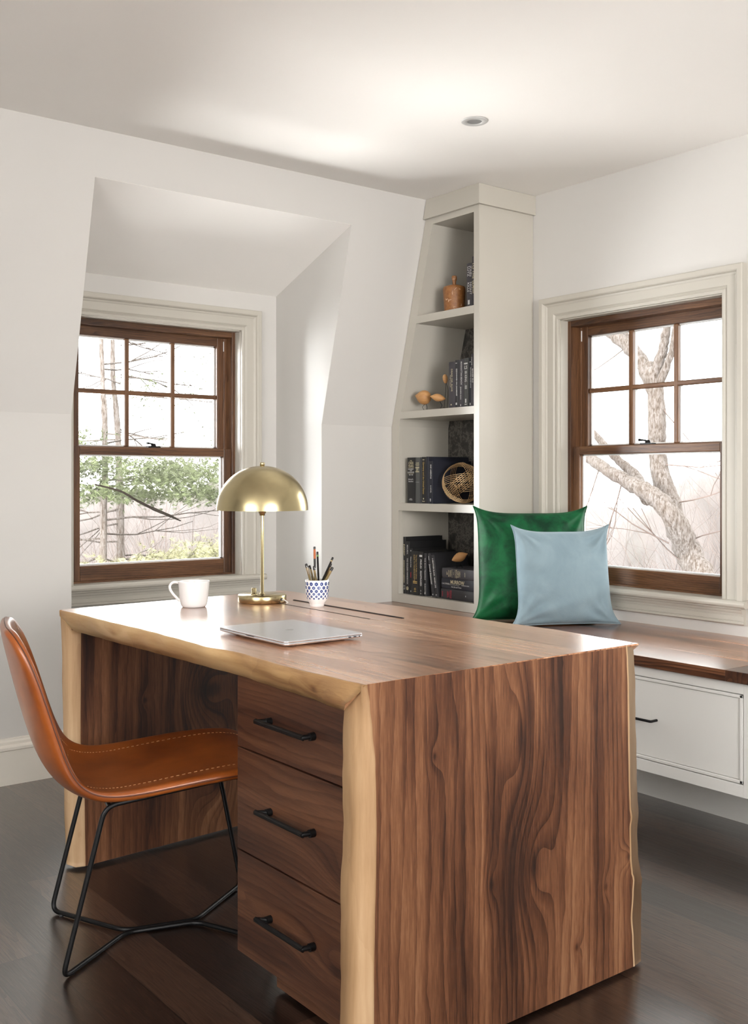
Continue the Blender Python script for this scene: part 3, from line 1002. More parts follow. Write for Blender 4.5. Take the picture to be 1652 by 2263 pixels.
# ================================================================ chair
chair = thing('desk_chair', 'cognac leather side chair on a black wire sled base, at the desk', 'chair', (1.189, 2.424, 0), math.radians(-17))
m = MB()
for q in (-1, 1):
    loop = [(-.09, q * .0062, .0075), (-.255, q * .200, .0075), (-.160, q * .196, .388), (.172, q * .196, .430), (.255, q * .200, .0075), (.09, q * .0062, .0075)]
    pts = round_poly(loop[1:5], .030)
    full = round_poly([loop[0], loop[1], loop[2], loop[3], loop[4], loop[5]], .030, closed=True, n=7)
    m.tube(full, .0062, 10, closed=True)
for u, z in ((-.150, .386), (.150, .424)):
    m.tube(round_poly([(u, -.196, z), (u, 0, z - .018), (u, .196, z)], .06), .0058, 10)
m.build('sled_frame', 'black_metal', chair)
for q in (-1, 1):
    MB().lathe([(0, 0), (.006, 0), (.006, .006), (0, .006)], 12, -.232, q * .170).build('glide', 'alu_dark', chair)
    MB().lathe([(0, 0), (.006, 0), (.006, .006), (0, .006)], 12, .232, q * .170).build('glide', 'alu_dark', chair)

PR = [(.262, .418, .150, 0), (.254, .436, .190, 0), (.228, .447, .212, .002), (.17, .446, .224, .006), (.09, .439, .230, .010), (0, .427, .233, .013), (-.08, .415, .234, .016), (-.14, .408, .232, .020),
      (-.185, .409, .230, .026), (-.225, .422, .227, .034), (-.256, .449, .224, .040), (-.280, .489, .221, .044), (-.299, .54, .217, .045), (-.316, .60, .211, .044), (-.332, .66, .204, .041),
      (-.345, .715, .195, .035), (-.355, .757, .182, .026), (-.360, .783, .160, .016), (-.362, .797, .125, .006)]
cols = [-1, -.86, -.62, -.32, 0, .32, .62, .86, 1]


def shell_rows(off=0.0):
    R = []
    for i, (u, z, hw, cu) in enumerate(PR):
        a = PR[max(0, i - 1)]
        b = PR[min(len(PR) - 1, i + 1)]
        t = Vector((b[0] - a[0], b[1] - a[1]))
        t.normalize()
        nrm = Vector((t.y, -t.x))
        if nrm.y < 0 and i < 8:
            nrm = -nrm
        if i >= 8 and nrm.x < 0:
            nrm = -nrm
        r = []
        for c in cols:
            h = cu * (abs(c) ** 2.4) + off
            r.append((u + nrm.x * h, c * hw, z + nrm.y * h))
        R.append(r)
    return R


def shell_part(name, i0, i1, mat, thick):
    top, bot = shell_rows(0), shell_rows(-thick)
    m = MB()
    nc = len(cols)
    T = [p for r in top[i0:i1] for p in r]
    B = [p for r in bot[i0:i1] for p in r]
    nr = i1 - i0
    k = nr * nc
    fs = []
    for i in range(nr - 1):
        for j in range(nc - 1):
            a = i * nc + j
            fs.append((a, a + 1, a + nc + 1, a + nc))
            fs.append((k + a, k + a + nc, k + a + nc + 1, k + a + 1))
    per = [j for j in range(nc)] + [i * nc + nc - 1 for i in range(1, nr)] + [(nr - 1) * nc + j for j in range(nc - 2, -1, -1)] + [i * nc for i in range(nr - 2, 0, -1)]
    # fat rolled rim: an extra row between upper and lower skins
    cen = Vector((0, 0, 0))
    rim = []
    allm = top[i0:i1]
    for p in per:
        a, b = Vector(T[p]), Vector(B[p])
        mid = (a + b) / 2
        i_, j_ = divmod(p, nc)
        inn = Vector(T[min(max(i_, 1), nr - 2) * nc + min(max(j_, 1), nc - 2)])
        out = (a - inn)
        if out.length > 1e-6:
            out.normalize()
        rim.append(mid + out * .007)
    V = T + B + rim
    o = 2 * k
    L = len(per)
    for q in range(L):
        q2 = (q + 1) % L
        fs.append((per[q], o + q, o + q2, per[q2]))
        fs.append((o + q, k + per[q], k + per[q2], o + q2))
    m.add(V, fs, 0, True)
    return m.build(name, mat, chair, subsurf=2), [tuple(r) for r in rim]


sh, rim = shell_part('seat_shell', 0, len(PR), 'leather', .026)
# seam piping around the rim, and the stitched lines
pp = [Vector(p) for p in rim]


def smooth(P, n=3, closed=True):
    for _ in range(n):
        Q = []
        m_ = len(P)
        for i in range(m_):
            if not closed and i in (0, m_ - 1):
                Q.append(P[i])
            else:
                Q.append(P[i - 1] * .25 + P[i] * .5 + P[(i + 1) % m_] * .25)
        P = Q
    return P


def dens(P, k=4, closed=True):
    out = []
    m_ = len(P)
    for i in range(m_ if closed else m_ - 1):
        a, b, c, d = P[(i - 1) % m_] if (closed or i) else P[0], P[i], P[(i + 1) % m_], P[(i + 2) % m_] if (closed or i < m_ - 2) else P[-1]
        for q in range(k):
            t = q / k
            out.append(.5 * ((2 * b) + (c - a) * t + (2 * a - 5 * b + 4 * c - d) * t * t + (3 * b - a - 3 * c + d) * t ** 3))
    if not closed:
        out.append(P[-1])
    return out


MB().tube(dens(smooth(pp, 1)), .0016, 6, closed=True).build('piping', 'leather_dark', chair)
# inset panel stitching on the seat and up the back
R = shell_rows(.0012)
m = MB()
i0, i1, cf = 2, 15, .74


def on(i, c):
    r = R[i]
    for j in range(len(cols) - 1):
        if cols[j] <= c <= cols[j + 1]:
            f = (c - cols[j]) / (cols[j + 1] - cols[j])
            return Vector(r[j]).lerp(Vector(r[j + 1]), f)


seat_line = [on(i, cf) for i in range(9, 1, -1)] + [on(1, .5), on(1, 0), on(1, -.5)] + [on(i, -cf) for i in range(2, 10)]
for ln in (seat_line, [on(9, cf), on(9, .35), on(9, 0), on(9, -.35), on(9, -cf)], [on(i, .80) for i in range(9, 18)], [on(i, -.80) for i in range(9, 18)]):
    D = dens(smooth([Vector(p) for p in ln], 1, False), 12, False)
    for i in range(0, len(D) - 1, 2):
        m.tube([D[i], D[i + 1]], .0009, 4, mi=0)
m.build('stitching', 'stitch', chair)

# ================================================================ things on the desk
# dome lamp
L = thing('table_lamp', 'brushed brass table lamp with a dome shade, on the desk', 'lamp', (1.712, 2.786, ZT + .0008))
MB().lathe([(0, .0006), (.0735, .0006), (.0755, .002), (.0755, .022), (.0745, .0235), (0, .0245)], 64).build('base', 'brass', L, )
MB().lathe([(.0085, .0235), (.0075, .027), (.0052, .028), (.0050, .285), (.0050, .300)], 24).build('pole', 'brass', L)
MB().lathe([(0, .270), (.0085, .270), (.0085, .276), (.0118, .277), (.0118, .292), (.0105, .293), (.0105, .33), (0, .33)], 28).build('socket', 'brass', L)
prof = []
for k in range(25):
    a = k / 24 * PI / 2
    prof.append((.1435 * math.cos(a) ** .96 if k < 24 else .0, .287 + .1385 * math.sin(a)))
inner = [(r * .985 if r > 0 else 0, z - .0015) for r, z in prof][::-1]
inner = [(max(0, r - .0014), z - .0012 if z > .30 else z) for r, z in prof][::-1]
MB().lathe(prof + inner + [prof[0]], 72).build('shade', 'brass', L)
MB().lathe([(.004, .424), (.0075, .4255), (.0078, .434), (.0070, .436), (0, .436)], 24).build('finial', 'brass', L)
MB().lathe([(.0105, .0235), (.0105, .0265), (.0078, .027), (.0078, .044), (.0070, .045), (0, .045)], 24, -.030, .000).build('dimmer_knob', 'brass', L)
dirv = Vector((.35, -.937, 0))
p0 = Vector((0, 0, 0)) + dirv * .0745
MB().tube([p0 + Vector((0, 0, .0115)), p0 + dirv * .003 + Vector((0, 0, .0115))], .0042, 14).build('cord_grommet', 'alu_dark', L)
cd = [p0 + Vector((0, 0, .0115)), p0 + dirv * .010 + Vector((0, 0, .0112)), p0 + dirv * .017 + Vector((.003, 0, .006)), p0 + dirv * .021 + Vector((.004, 0, .0022)), p0 + dirv * .020 + Vector((-.006 + .004, 0, .0016))]
MB().tube(dens(cd, 5, False), .0016, 8).build('cord', 'clear_cord', L)

# mug
mug = thing('coffee_mug', 'plain white porcelain mug with a looped handle, on the desk', 'mug', (1.484, 2.806, ZT), math.radians(142.3))
pr = [(0, .0012), (.030, .0012), (.031, .0003), (.034, .0003), (.038, .004), (.0405, .012), (.0435, .035), (.0468, .074), (.0470, .0775), (.0458, .0785), (.0445, .077), (.0415, .035), (.0385, .012), (.034, .006), (0, .005)]
MB().lathe(pr, 56).build('cup', 'porcelain', mug, subsurf=1)
hp = dens([Vector(p) for p in [(.0405, 0, .0705), (.050, 0, .0735), (.062, 0, .0735), (.0715, 0, .065), (.0715, 0, .053), (.064, 0, .040), (.052, 0, .027), (.0405, 0, .0165)]], 5, False)
MB().tube(hp, .0042, 12).build('handle', 'porcelain', mug)

# pencil cup with flower pattern
cup = thing('pencil_cup', 'small white cup patterned with rows of blue flowers, holding pens', 'cup', (1.781, 2.584, ZT))
cp_ = [(.0, .002), (.0185, .002), (.0195, .0), (.0208, .0), (.0212, .006), (.0235, .012), (.0290, .019), (.0325, .028), (.0342, .042), (.0352, .060), (.0360, .0805), (.0352, .0815), (.0340, .080), (.0330, .05), (.030, .026), (.022, .014), (0, .012)]
m = MB().lathe(cp_, 64)


def rz_(z):
    o_ = cp_[3:11]
    for (r0, z0_), (r1, z1_) in zip(o_[:-1], o_[1:]):
        if z0_ <= z <= z1_:
            return r0 + (r1 - r0) * (z - z0_) / max(1e-6, z1_ - z0_)
    return o_[-1][0]


for row, (zc, sz) in enumerate(((.0705, .0062), (.0590, .0058), (.0490, .0052), (.0405, .0046), (.0330, .0040), (.0270, .0033))):
    for k in range(14):
        a0 = (k + .5 * (row % 2)) * 2 * PI / 14
        for pt in range(6):
            aa = pt * PI / 3 + PI / 6
            cx_, cz_ = math.cos(aa) * sz * .56, math.sin(aa) * sz * .56
            pts = []
            for q in range(8):
                b_ = q * PI / 4
                dx, dz = cx_ + math.cos(b_) * sz * .40, cz_ + math.sin(b_) * sz * .40
                z_ = zc + dz
                r_ = rz_(z_) + .00035
                a_ = a0 + dx / r_
                pts.append((r_ * math.cos(a_), r_ * math.sin(a_), z_))
            m.add(pts, [list(range(8))], 1, True)
m.build('cup_body', ['porcelain', 'cobalt'], cup)

RV, FV = Vector((.7911, -.6117, 0)), Vector((.6117, .7911, 0))


def pen(name, label, base, top, kind, depth0=0.0, depth1=0.0):
    """base/top: offsets (sideways, up) from the cup axis"""
    c0 = Vector((1.781, 2.584, ZT))
    a = RV * base[0] + FV * depth0 + Vector((0, 0, base[1]))
    b = RV * top[0] + FV * depth1 + Vector((0, 0, top[1]))
    t = thing(name, label, 'pencil' if 'pencil' in name else ('brush' if 'brush' in name else 'pen'), tuple(c0 + a), 0, 'pens and pencils in the cup')
    d = b - a
    Ln = d.length
    q = d.to_track_quat('Z', 'Y')
    t.rotation_mode = 'QUATERNION'
    t.rotation_quaternion = q
    if kind == 'tan':
        MB().lathe([(0, 0), (.0038, .002), (.0038, Ln * .80), (.0040, Ln * .80), (.0040, Ln - .008)], 16).build('barrel', 'pen_tan', t)
        MB().lathe([(.0041, Ln - .012), (.0041, Ln - .002), (.0030, Ln), (0, Ln)], 16).build('cap', 'pen_black', t)
        MB().tube(round_poly([(.003, 0, Ln - .006), (.0062, 0, Ln - .006), (.0062, 0, Ln - .032), (.0045, 0, Ln - .034)], .002), .0006, 6).build('clip', 'steel', t)
    elif kind == 'brush':
        MB().lathe([(0, 0), (.002, .01), (.0030, Ln * .6), (.0034, Ln * .78)], 14).build('handle', 'pen_black', t)
        MB().lathe([(.0034, Ln * .78), (.0036, Ln * .85), (.0032, Ln * .955)], 14).build('band', 'pen_orange', t)
        MB().lathe([(.0033, Ln * .955), (.0036, Ln * .985), (.0028, Ln), (0, Ln)], 14).build('tip', 'pen_black', t)
    else:
        MB().lathe([(0, 0), (.0033, .012), (.0033, Ln * .90)], 6, smooth=False).build('barrel', 'pen_black', t)
        MB().lathe([(.0034, Ln * .90), (.0034, Ln * .93)], 14).build('band', kind, t)
        MB().lathe([(.0033, Ln * .93), (.0033, Ln - .001), (0, Ln)], 14).build('end_cap', 'pen_black', t)
    return t


pen('fineliner_pen', 'tan pen with a steel clip leaning left, leftmost in the blue flowered cup', (-.004, .018), (-.0335, .1295), 'tan', 0, -.004)
pen('fineliner_pen', 'shorter tan pen behind the leftmost one in the cup', (.004, .018), (-.0245, .1230), 'tan', .006, .014)
pen('paint_brush', 'black handled brush with an amber end, tallest in the cup', (-.006, .015), (-.0085, .1800), 'brush', .012, .010)
pen('drawing_pencil', 'upright black pencil with a green band beside the tall brush', (.006, .015), (.0000, .1650), 'pen_green', .014, .014)
pen('fineliner_pen', 'tan pen with a black cap standing in front of the tall brush', (.005, .018), (-.0085, .1235), 'tan', -.006, -.016)
pen('drawing_pencil', 'black pencil with pale rings leaning right, highest on the right', (-.012, .018), (.0480, .1490), 'pen_tan', 0, .002)
pen('fineliner_pen', 'dark capped pen leaning right just below the pale ringed pencil', (-.006, .018), (.0415, .1300), 'tan', .008, .012)
pen('fineliner_pen', 'tan pen leaning far right, lowest and rightmost in the cup', (-.006, .018), (.0470, .1190), 'tan', -.006, -.004)

# laptop, closed
lt = thing('laptop', 'closed silver laptop with rounded corners, on the desk', 'laptop', (1.3895, 2.135, ZT + .0006))


def rrect(x0, x1, y0, y1, r, n=6):
    out = []
    for cx_, cy_, a0 in ((x1 - r, y1 - r, 0), (x0 + r, y1 - r, PI / 2), (x0 + r, y0 + r, PI), (x1 - r, y0 + r, 3 * PI / 2)):
        for k in range(n + 1):
            a = a0 + k / n * PI / 2
            out.append((cx_ + r * math.cos(a), cy_ + r * math.sin(a)))
    return out


def layers(m, sets, mi=0):
    """stack of equal-count outlines -> closed body"""
    n = len(sets[0][0])
    vs = [(p[0], p[1], z) for pts, z in sets for p in pts]
    m.add(vs, [list(range(n))[::-1]], mi)
    m.add(vs, [[(len(sets) - 1) * n + k for k in range(n)]], mi)
    for i in range(len(sets) - 1):
        m.add(vs, [(i * n + k, i * n + (k + 1) % n, (i + 1) * n + (k + 1) % n, (i + 1) * n + k) for k in range(n)], mi, True)
    return m


lx, ly = .1115, .1535
m = MB()
layers(m, [(rrect(-lx + .022, lx - .022, -ly + .022, ly - .022, .010), .0016), (rrect(-lx + .006, lx - .006, -ly + .006, ly - .006, .010), .0042), (rrect(-lx, lx, -ly, ly, .011), .0068), (rrect(-lx, lx, -ly, ly, .011), .0112)])
weld(m.build('base', 'alu', lt))
m = MB()
layers(m, [(rrect(-lx + .001, lx - .001, -ly + .001, ly - .001, .010), .0112), (rrect(-lx + .001, lx - .001, -ly + .001, ly - .001, .010), .0118)])
m.build('gap', 'alu_dark', lt)
m = MB()
layers(m, [(rrect(-lx, lx, -ly, ly, .011), .0118), (rrect(-lx, lx, -ly, ly, .011), .0148), (rrect(-lx + .001, lx - .001, -ly + .001, ly - .001, .011), .0155)])
weld(m.build('lid', 'alu', lt))
# fruit emblem in the middle of the lid (top of the emblem towards the hinge side)
pts = []
for k in range(40):
    a = 2 * PI * k / 40
    r = .0105 * (1 + .10 * math.cos(2 * a) * 0 - .10 * max(0, math.cos(a - PI / 2)) ** 12 - .05 * max(0, math.cos(a + PI / 2)) ** 14)
    x_, y_ = r * math.cos(a) * .95, r * math.sin(a)
    dx, dy = x_ - .0125, y_ - .0012
    dd = math.hypot(dx, dy)
    if dd < .0052:
        x_, y_ = .0125 + dx / dd * .0052, .0012 + dy / dd * .0052
    pts.append((x_, y_))
lf = [(0, .0118), (.0012, .0150), (.0045, .0172), (.0040, .0140), (.0020, .0122)]
m = MB()
for poly in (pts, lf):
    m.add([(-p[1], p[0], .01565) for p in poly], [list(range(len(poly)))])
    m.sm[-1] = False
m.build('emblem', 'logo', lt)
m = MB()
for k, yy in enumerate((.0665, .0815)):
    m.tube([(yy, -ly - .0003, .0090), (yy + .0068, -ly - .0003, .0090)], .0014, 8)
m.tube([(.0985, -ly - .0004, .0090), (.0985, -ly + .001, .0090)], .0017, 12)
m.build('ports', 'alu_dark', lt)
for sx_ in (-1, 1):
    for sy_ in (-1, 1):
        MB().lathe([(0, 0), (.006, 0), (.0065, .0017), (0, .0017)], 16, sx_ * .075, sy_ * .115).build('rubber_foot', 'alu_dark', lt)
bb(-lx - .0002, -lx + .001, -.018, .018, .0098, .0113).build('opening_notch', 'alu_dark', lt)

# ================================================================ pillows
def pillow(name, label, w, h, T, loc, rz, tilt, mat, seed, piping=None, flop=0.0):
    rnd = random.Random(seed)
    t = thing(name, label, 'pillow', loc, rz)
    n = 64
    ph = [rnd.uniform(0, 6.28) for _ in range(12)]

    def pt(i, j, side):
        a, b = -1 + 2 * i / n, -1 + 2 * j / n
        A, B = abs(a), abs(b)
        x = a * w / 2 * (1 - .085 * (1 - abs(b) ** 6.0))
        top = b > 0
        zz = b * h / 2 * (1 - (.15 if top else .03) * (1 - abs(a) ** 4.0)) + h / 2
        # bottom corners spread and fold outward
        if b < 0:
            x += (1 if a > 0 else -1) * flop * (A ** 6) * (B ** 5)
        e = max(0, (1 - A ** 2.6)) ** .52 * max(0, (1 - B ** 2.6)) ** .52
        sag = 1.0 - .22 * b
        th = T / 2 * e * sag
        # puckers running in from corners and edges
        wr = 0
        for q, (cx, cz) in enumerate(((-1, 1), (1, 1), (-1, -1), (1, -1))):
            dx, dz = a - cx, b - cz
            r = math.hypot(dx, dz)
            ang = math.atan2(dz, dx)
            wr += math.sin(ang * 11 + ph[q] + r * 3) * math.exp(-((r - .42) / .26) ** 2) * .0062
        wr += math.sin(a * 9 + ph[5] + b * 4) * math.exp(-((b - .86) / .16) ** 2) * .0035 * (1 - A)
        wr += math.sin(b * 13 + ph[6] + a * 3) * math.exp(-((a + .75) / .22) ** 2) * .0035 * (1 - B * .8)
        wr += math.sin(b * 10 + ph[7] - a * 5) * math.exp(-((b + .62) / .2) ** 2) * .004
        wr *= min(1, e * 1.8)
        y = side * (th + wr)
        y += -.010 * math.sin(3 * a + ph[8]) * (b if b > 0 else 0) * A
        return (x, y, zz)
    vs, idx = [], {}
    fs = []
    for s_ in (-1, 1):
        for i in range(n + 1):
            for j in range(n + 1):
                bd = i in (0, n) or j in (0, n)
                key = (i, j, 0 if bd else s_)
                if key not in idx:
                    idx[key] = len(vs)
                    vs.append(pt(i, j, s_))
        for i in range(n):
            for j in range(n):
                q = []
                for (p_, r_) in ((i, j), (i + 1, j), (i + 1, j + 1), (i, j + 1)):
                    bd = p_ in (0, n) or r_ in (0, n)
                    q.append(idx[(p_, r_, 0 if bd else s_)])
                fs.append(q if s_ < 0 else q[::-1])
    ct, st = math.cos(tilt), math.sin(tilt)

    def tl(p):
        return (p[0], p[1] * ct + p[2] * st, -p[1] * st + p[2] * ct)
    vs = [tl(p) for p in vs]
    zmin = min(p[2] for p in vs)
    vs = [(p[0], p[1], p[2] - zmin) for p in vs]
    m = MB().add(vs, fs, 0, True)
    m.build('cushion_body', mat, t)
    per = [(i, 0) for i in range(n)] + [(n, j) for j in range(n)] + [(i, n) for i in range(n, 0, -1)] + [(0, j) for j in range(n, 0, -1)]
    pl = [Vector(vs[idx[(i, j, 0)]]) for i, j in per]
    MB().tube(pl, .0022, 6, closed=True).build('seam', piping or mat, t)
    return t


pillow('throw_pillow', 'large emerald green velvet pillow leaning in the corner of the bench', .490, .485, .17, (3.180, 3.022, .5565), math.radians(-36), math.radians(9), 'green_velvet', 3, None, .02)
pillow('throw_pillow', 'smaller pale blue velvet pillow in front of the green one', .425, .410, .14, (3.183, 2.845, .5565), math.radians(-27), math.radians(11), 'blue_velvet', 8, None, .022)


# ================================================================ books
def book(label, y_l, y_r, zb, h, x=3.170, depth=.16, mat='book_black', words=(), group=None, lean=0.0, lying=False, loc=None, rz=0.0):
    """upright book; its spine looks towards -X, from y_l (left edge as seen) to y_r"""
    th = abs(y_l - y_r) - .0006
    t = thing('book', label, 'book', loc or (x, (y_l + y_r) / 2, zb), rz, group)
    if lying:
        t.rotation_euler = (-PI / 2, 0, rz)
    elif lean:
        t.rotation_euler = (lean, 0, rz)
    c, bt = th / 2, .0024
    m = MB()
    sp = [(bt * .9, -c), (.0004, -c * .8), (-.0006, -c * .4), (-.0008, 0), (-.0006, c * .4), (.0004, c * .8), (bt * .9, c)]
    out = sp + [(depth, c), (depth, c - bt), (bt + .002, c - bt), (bt + .002, -c + bt), (depth, -c + bt), (depth, -c)]
    m.prism(out, 'Z', 0, h)
    m.build('cover', mat, t)
    bb(bt + .002, depth - .004, -c + bt, c - bt, .003, h - .004).build('page_block', 'paper', t)
    for wd in words:
        txt, mode, size, inkm, u, v = wd[:6]
        sx_ = wd[6] if len(wd) > 6 else 1.0
        bold = wd[7] if len(wd) > 7 else 0.0001
        if txt.startswith('#'):   # plain rule or panel: half width, half height
            hw_, hh_ = float(txt[1:].split(',')[0]), float(txt[1:].split(',')[1])
            bb(-.0015, -.0009, -hw_ - u, hw_ - u, v - hh_, v + hh_).build('spine_rule', inkm, t)
        elif mode == 'down':
            lettering('spine_lettering', txt, size, inkm, t, (-.0012, -u, v), 'down', sx_, bold)
        else:
            lettering('spine_lettering', txt, size, inkm, t, (-.0012, -u, v), 'across', sx_, bold, 'CENTER')
    return t


A_, D_ = 'across', 'down'
# top shelf (A)
ZA = 1.9145
G1 = 'books on the top shelf'
book('dark grey book lettered NIGHT KILLS, beside the brown jar', 3.457, 3.4215, ZA, .206, x=3.200, mat='book_slate', group=G1,
     words=[('JOHN\nLUTZ', D_, .0185, 'ink_white', .004, .192, 1.0), ('NIGHT\nKILLS', D_, .0185, 'ink_white', .004, .120, 1.0), ('#.006,.010', A_, 0, 'ink_white', 0, .030)])
book('taller slate book half hidden behind the bookcase edge, beside NIGHT KILLS', 3.4205, 3.380, ZA, .232, x=3.200, mat='book_slate', group=G1,
     words=[('TO THE SEA', D_, .021, 'ink_pale', -.011, .205, 1.0), ('IIIII', D_, .024, 'ink_pale', -.008, .095, 1.0)])
# second shelf (B)
ZB = 1.4705
G2 = 'books on the second shelf'
xs = 3.190
book('wide charcoal book lettered DEAD OR ALIVE, beside the wooden birds', 3.566, 3.5235, ZB, .214, xs, mat='book_slate', group=G2,
     words=[('DEAD OR ALIVE', D_, .0130, 'ink_pale', .002, .182, 1.12), ('TOM CLANCY', D_, .0080, 'ink_pale', -.009, .155, 1.1), ('#.003,.003', A_, 0, 'ink_pale', -.002, .018)])
book('dark book with tall white capitals on leadership, second from left in its row', 3.523, 3.5005, ZB, .220, xs, mat='book_char', group=G2,
     words=[('EISENHOWER ON LEADERSHIP', D_, .0125, 'ink_white', .001, .180, .72), ('#.0045,.0015', A_, 0, 'ink_white', 0, .205), ('#.004,.005', A_, 0, 'ink_white', 0, .020)])
book('dark book lettered MANHATTAN BEACH', 3.4995, 3.4655, ZB, .219, xs, mat='book_slate', group=G2,
     words=[('MANHATTAN BEACH', D_, .0135, 'ink_white', .004, .210, .8), ('JENNIFER EGAN', D_, .0095, 'ink_white', 0, .095, .85), ('#.002,.004', A_, 0, 'ink_white', 0, .012)])
book('grey book with bold white block lettering under a white bar', 3.4645, 3.4335, ZB, .223, xs, mat='book_grey', group=G2,
     words=[('#.0115,.003', A_, 0, 'ink_white', 0, .198), ('LS', A_, .021, 'ink_white', 0, .180, 1, .0004), ('IIII KING  . IIIII', D_, .019, 'ink_white', 0, .165, .72, .0003), ('#.004,.009', A_, 0, 'ink_white', 0, .030), ('#.007,.0015', A_, 0, 'ink_white', 0, .014)])
book('narrow navy book between the grey book and the bookcase edge', 3.4330, 3.4045, ZB, .216, xs + .002, mat='book_navy', group=G2,
     words=[('THE HUNDRED ISLAND OF RYE', D_, .0095, 'ink_white', -.001, .180, .7), ('#.004,.0015', A_, 0, 'ink_white', -.003, .203), ('#.003,.005', A_, 0, 'ink_white', -.003, .014)])
book('tallest slate book, cut by the bookcase edge on the birds shelf', 3.4040, 3.372, ZB, .236, xs - .012, mat='book_slate', group=G2,
     words=[('MAKER ISLE', D_, .0135, 'ink_white', -.004, .170, .9), ('SUSAN ROSE', D_, .0080, 'ink_white', -.009, .222, .8)])
# third shelf (C)
ZS = 1.0335
G3 = 'books on the third shelf'
book('black book lettered THE CRISIS YEARS', 3.841, 3.781, ZS, .217, mat='book_black', group=G3, depth=.24,
     words=[('THE', A_, .008, 'ink_pale', 0, .201), ('CRISIS', A_, .0165, 'ink_pale', 0, .190, .85), ('YEARS', A_, .0165, 'ink_pale', 0, .176, .85), ('#.022,.0005', A_, 0, 'ink_pale', 0, .168), ('KENNEDY', A_, .009, 'ink_white', 0, .161),
            ('AND', A_, .007, 'ink_white', 0, .154), ('KHRUSHCHEV', A_, .009, 'ink_white', 0, .146, .85), ('#.022,.0005', A_, 0, 'ink_pale', 0, .140), ('1960 - 1963', A_, .007, 'ink_white', 0, .134, .9),
            ('Michael R.', A_, .0095, 'ink_white', 0, .113, .95), ('Beschloss', A_, .0095, 'ink_white', 0, .103, .95), ('Edward\nBurlingame', A_, .0055, 'ink_white', 0, .018)])
w = [('#.0135,.0022', A_, 0, 'ink_pale', 0, .168), ('#.0135,.0018', A_, 0, 'ink_pale', 0, .149), ('#.0135,.0003', A_, 0, 'ink_white', 0, .100)]
for k, zz in enumerate((.190, .183, .176, .161, .155)):
    w.append((('THE RISE', 'AND FALL', 'OF THE', 'THIRD', 'REICH')[k], A_, .0072, 'ink_pale', 0, zz, .85))
book('grey book with gold bands near the top of its spine', 3.7805, 3.7475, ZS, .2165, mat='book_grey', group=G3, depth=.24, words=w)
book('plain thin dark book between the grey banded one and the gold lettered one', 3.747, 3.735, ZS, .2170, mat='book_char', group=G3, depth=.24)
book('dark book with gold serif lettering down its spine, on the third shelf', 3.7345, 3.703, ZS, .2180, mat='book_black', group=G3, depth=.24,
     words=[('Germany and the United States', D_, .0145, 'ink_gold', 0, .195, .82), ('Gatzke', A_, .007, 'ink_pale', 0, .010), ('#.006,.0014', A_, 0, 'ink_pale', 0, .205), ('#.0025,.003', A_, 0, 'ink_pale', 0, .022)])
book('tall plain navy book beside the wire ball', 3.7025, 3.684, ZS, .2190, mat='book_navy', group=G3, depth=.255)
book('lower navy book with a narrow silver title, nearest the wire ball', 3.6835, 3.655, ZS, .199, mat='book_navy', group=G3, depth=.245,
     words=[('SHIP AMERITAS', D_, .0098, 'ink_white', .003, .182, 1.0, .0003), ('A NOVEL', D_, .0085, 'ink_white', .003, .085, 1.0, .0003), ('#.0035,.0025', A_, 0, 'ink_white', 0, .020), ('#.0035,.0025', A_, 0, 'ink_white', 0, .013)])
# bottom shelf (D)
ZD = .5975
G4 = 'books on the bottom shelf'
book('tallest black book, lettered EVEREST, at the left end of the bottom shelf', 3.872, 3.8525, ZD, .272, depth=.235, mat='book_black', group=G4,
     words=[('EVEREST', D_, .0135, 'ink_pale', 0, .238, 1.1), ('MOUNTAIN WITHOUT MERCY', D_, .0070, 'ink_pale', 0, .160, .9, .0003), ('GEOGRAPHIC', D_, .0060, 'ink_pale', 0, .085, .9, .0003), ('#.006,.0095', A_, 0, 'ink_white', 0, .030), ('#.0045,.0080', A_, 0, 'book_black', 0, .0301)])
book('tall black book with white capitals and a round gold emblem', 3.852, 3.8235, ZD, .252, depth=.235, mat='book_black', group=G4,
     words=[('MEHLMEHL', D_, .0115, 'ink_white', 0, .235, .8), ('THE GOLDEN HANDBOOK', D_, .0125, 'ink_white', 0, .172, .82), ('O', A_, .024, 'ink_pale', 0, .026), ('x', A_, .018, 'ink_pale', 0, .027)])
book('thin low black book with faint red lettering', 3.823, 3.8045, ZD, .220, x=3.172, depth=.20, mat='book_black', group=G4,
     words=[('Watson & Crick', D_, .0085, 'ink_white', 0, .180, .9, .0003), ('Dunleavy', D_, .0075, 'ink_red', 0, .105, .9, .0003), ('#.002,.003', A_, 0, 'ink_white', 0, .208), ('#.002,.003', A_, 0, 'ink_white', 0, .015)])
book('thick black book with two lines of gold lettering', 3.804, 3.752, ZD, .2085, x=3.168, depth=.225, mat='book_black', group=G4,
     words=[('The New York Public Library', D_, .0125, 'ink_gold', .009, .192, .78), ('GUIDE TO THE MANUSCRIPTS', D_, .0120, 'ink_gold', -.006, .192, .78), ('#.015,.002', A_, 0, 'ink_gold', 0, .064), ('#.015,.002', A_, 0, 'ink_gold', 0, .057), ('o', A_, .026, 'ink_gold', 0, .030), ('#.008,.001', A_, 0, 'ink_gold', 0, .017)])
book('black book with bold white capitals under a small white block, beside the gold-lettered one', 3.7515, 3.720, ZD, .2065, x=3.168, depth=.205, mat='book_black', group=G4,
     words=[('#.010,.0045', A_, 0, 'ink_white', 0, .188), ('FREUD', D_, .0145, 'ink_white', 0, .172, 1.0, .0004), ('REAPPRAISED', D_, .0150, 'ink_white', 0, .118, .8, .0003), ('a', A_, .014, 'ink_white', 0, .025), ('u', A_, .014, 'ink_white', 0, .012)])
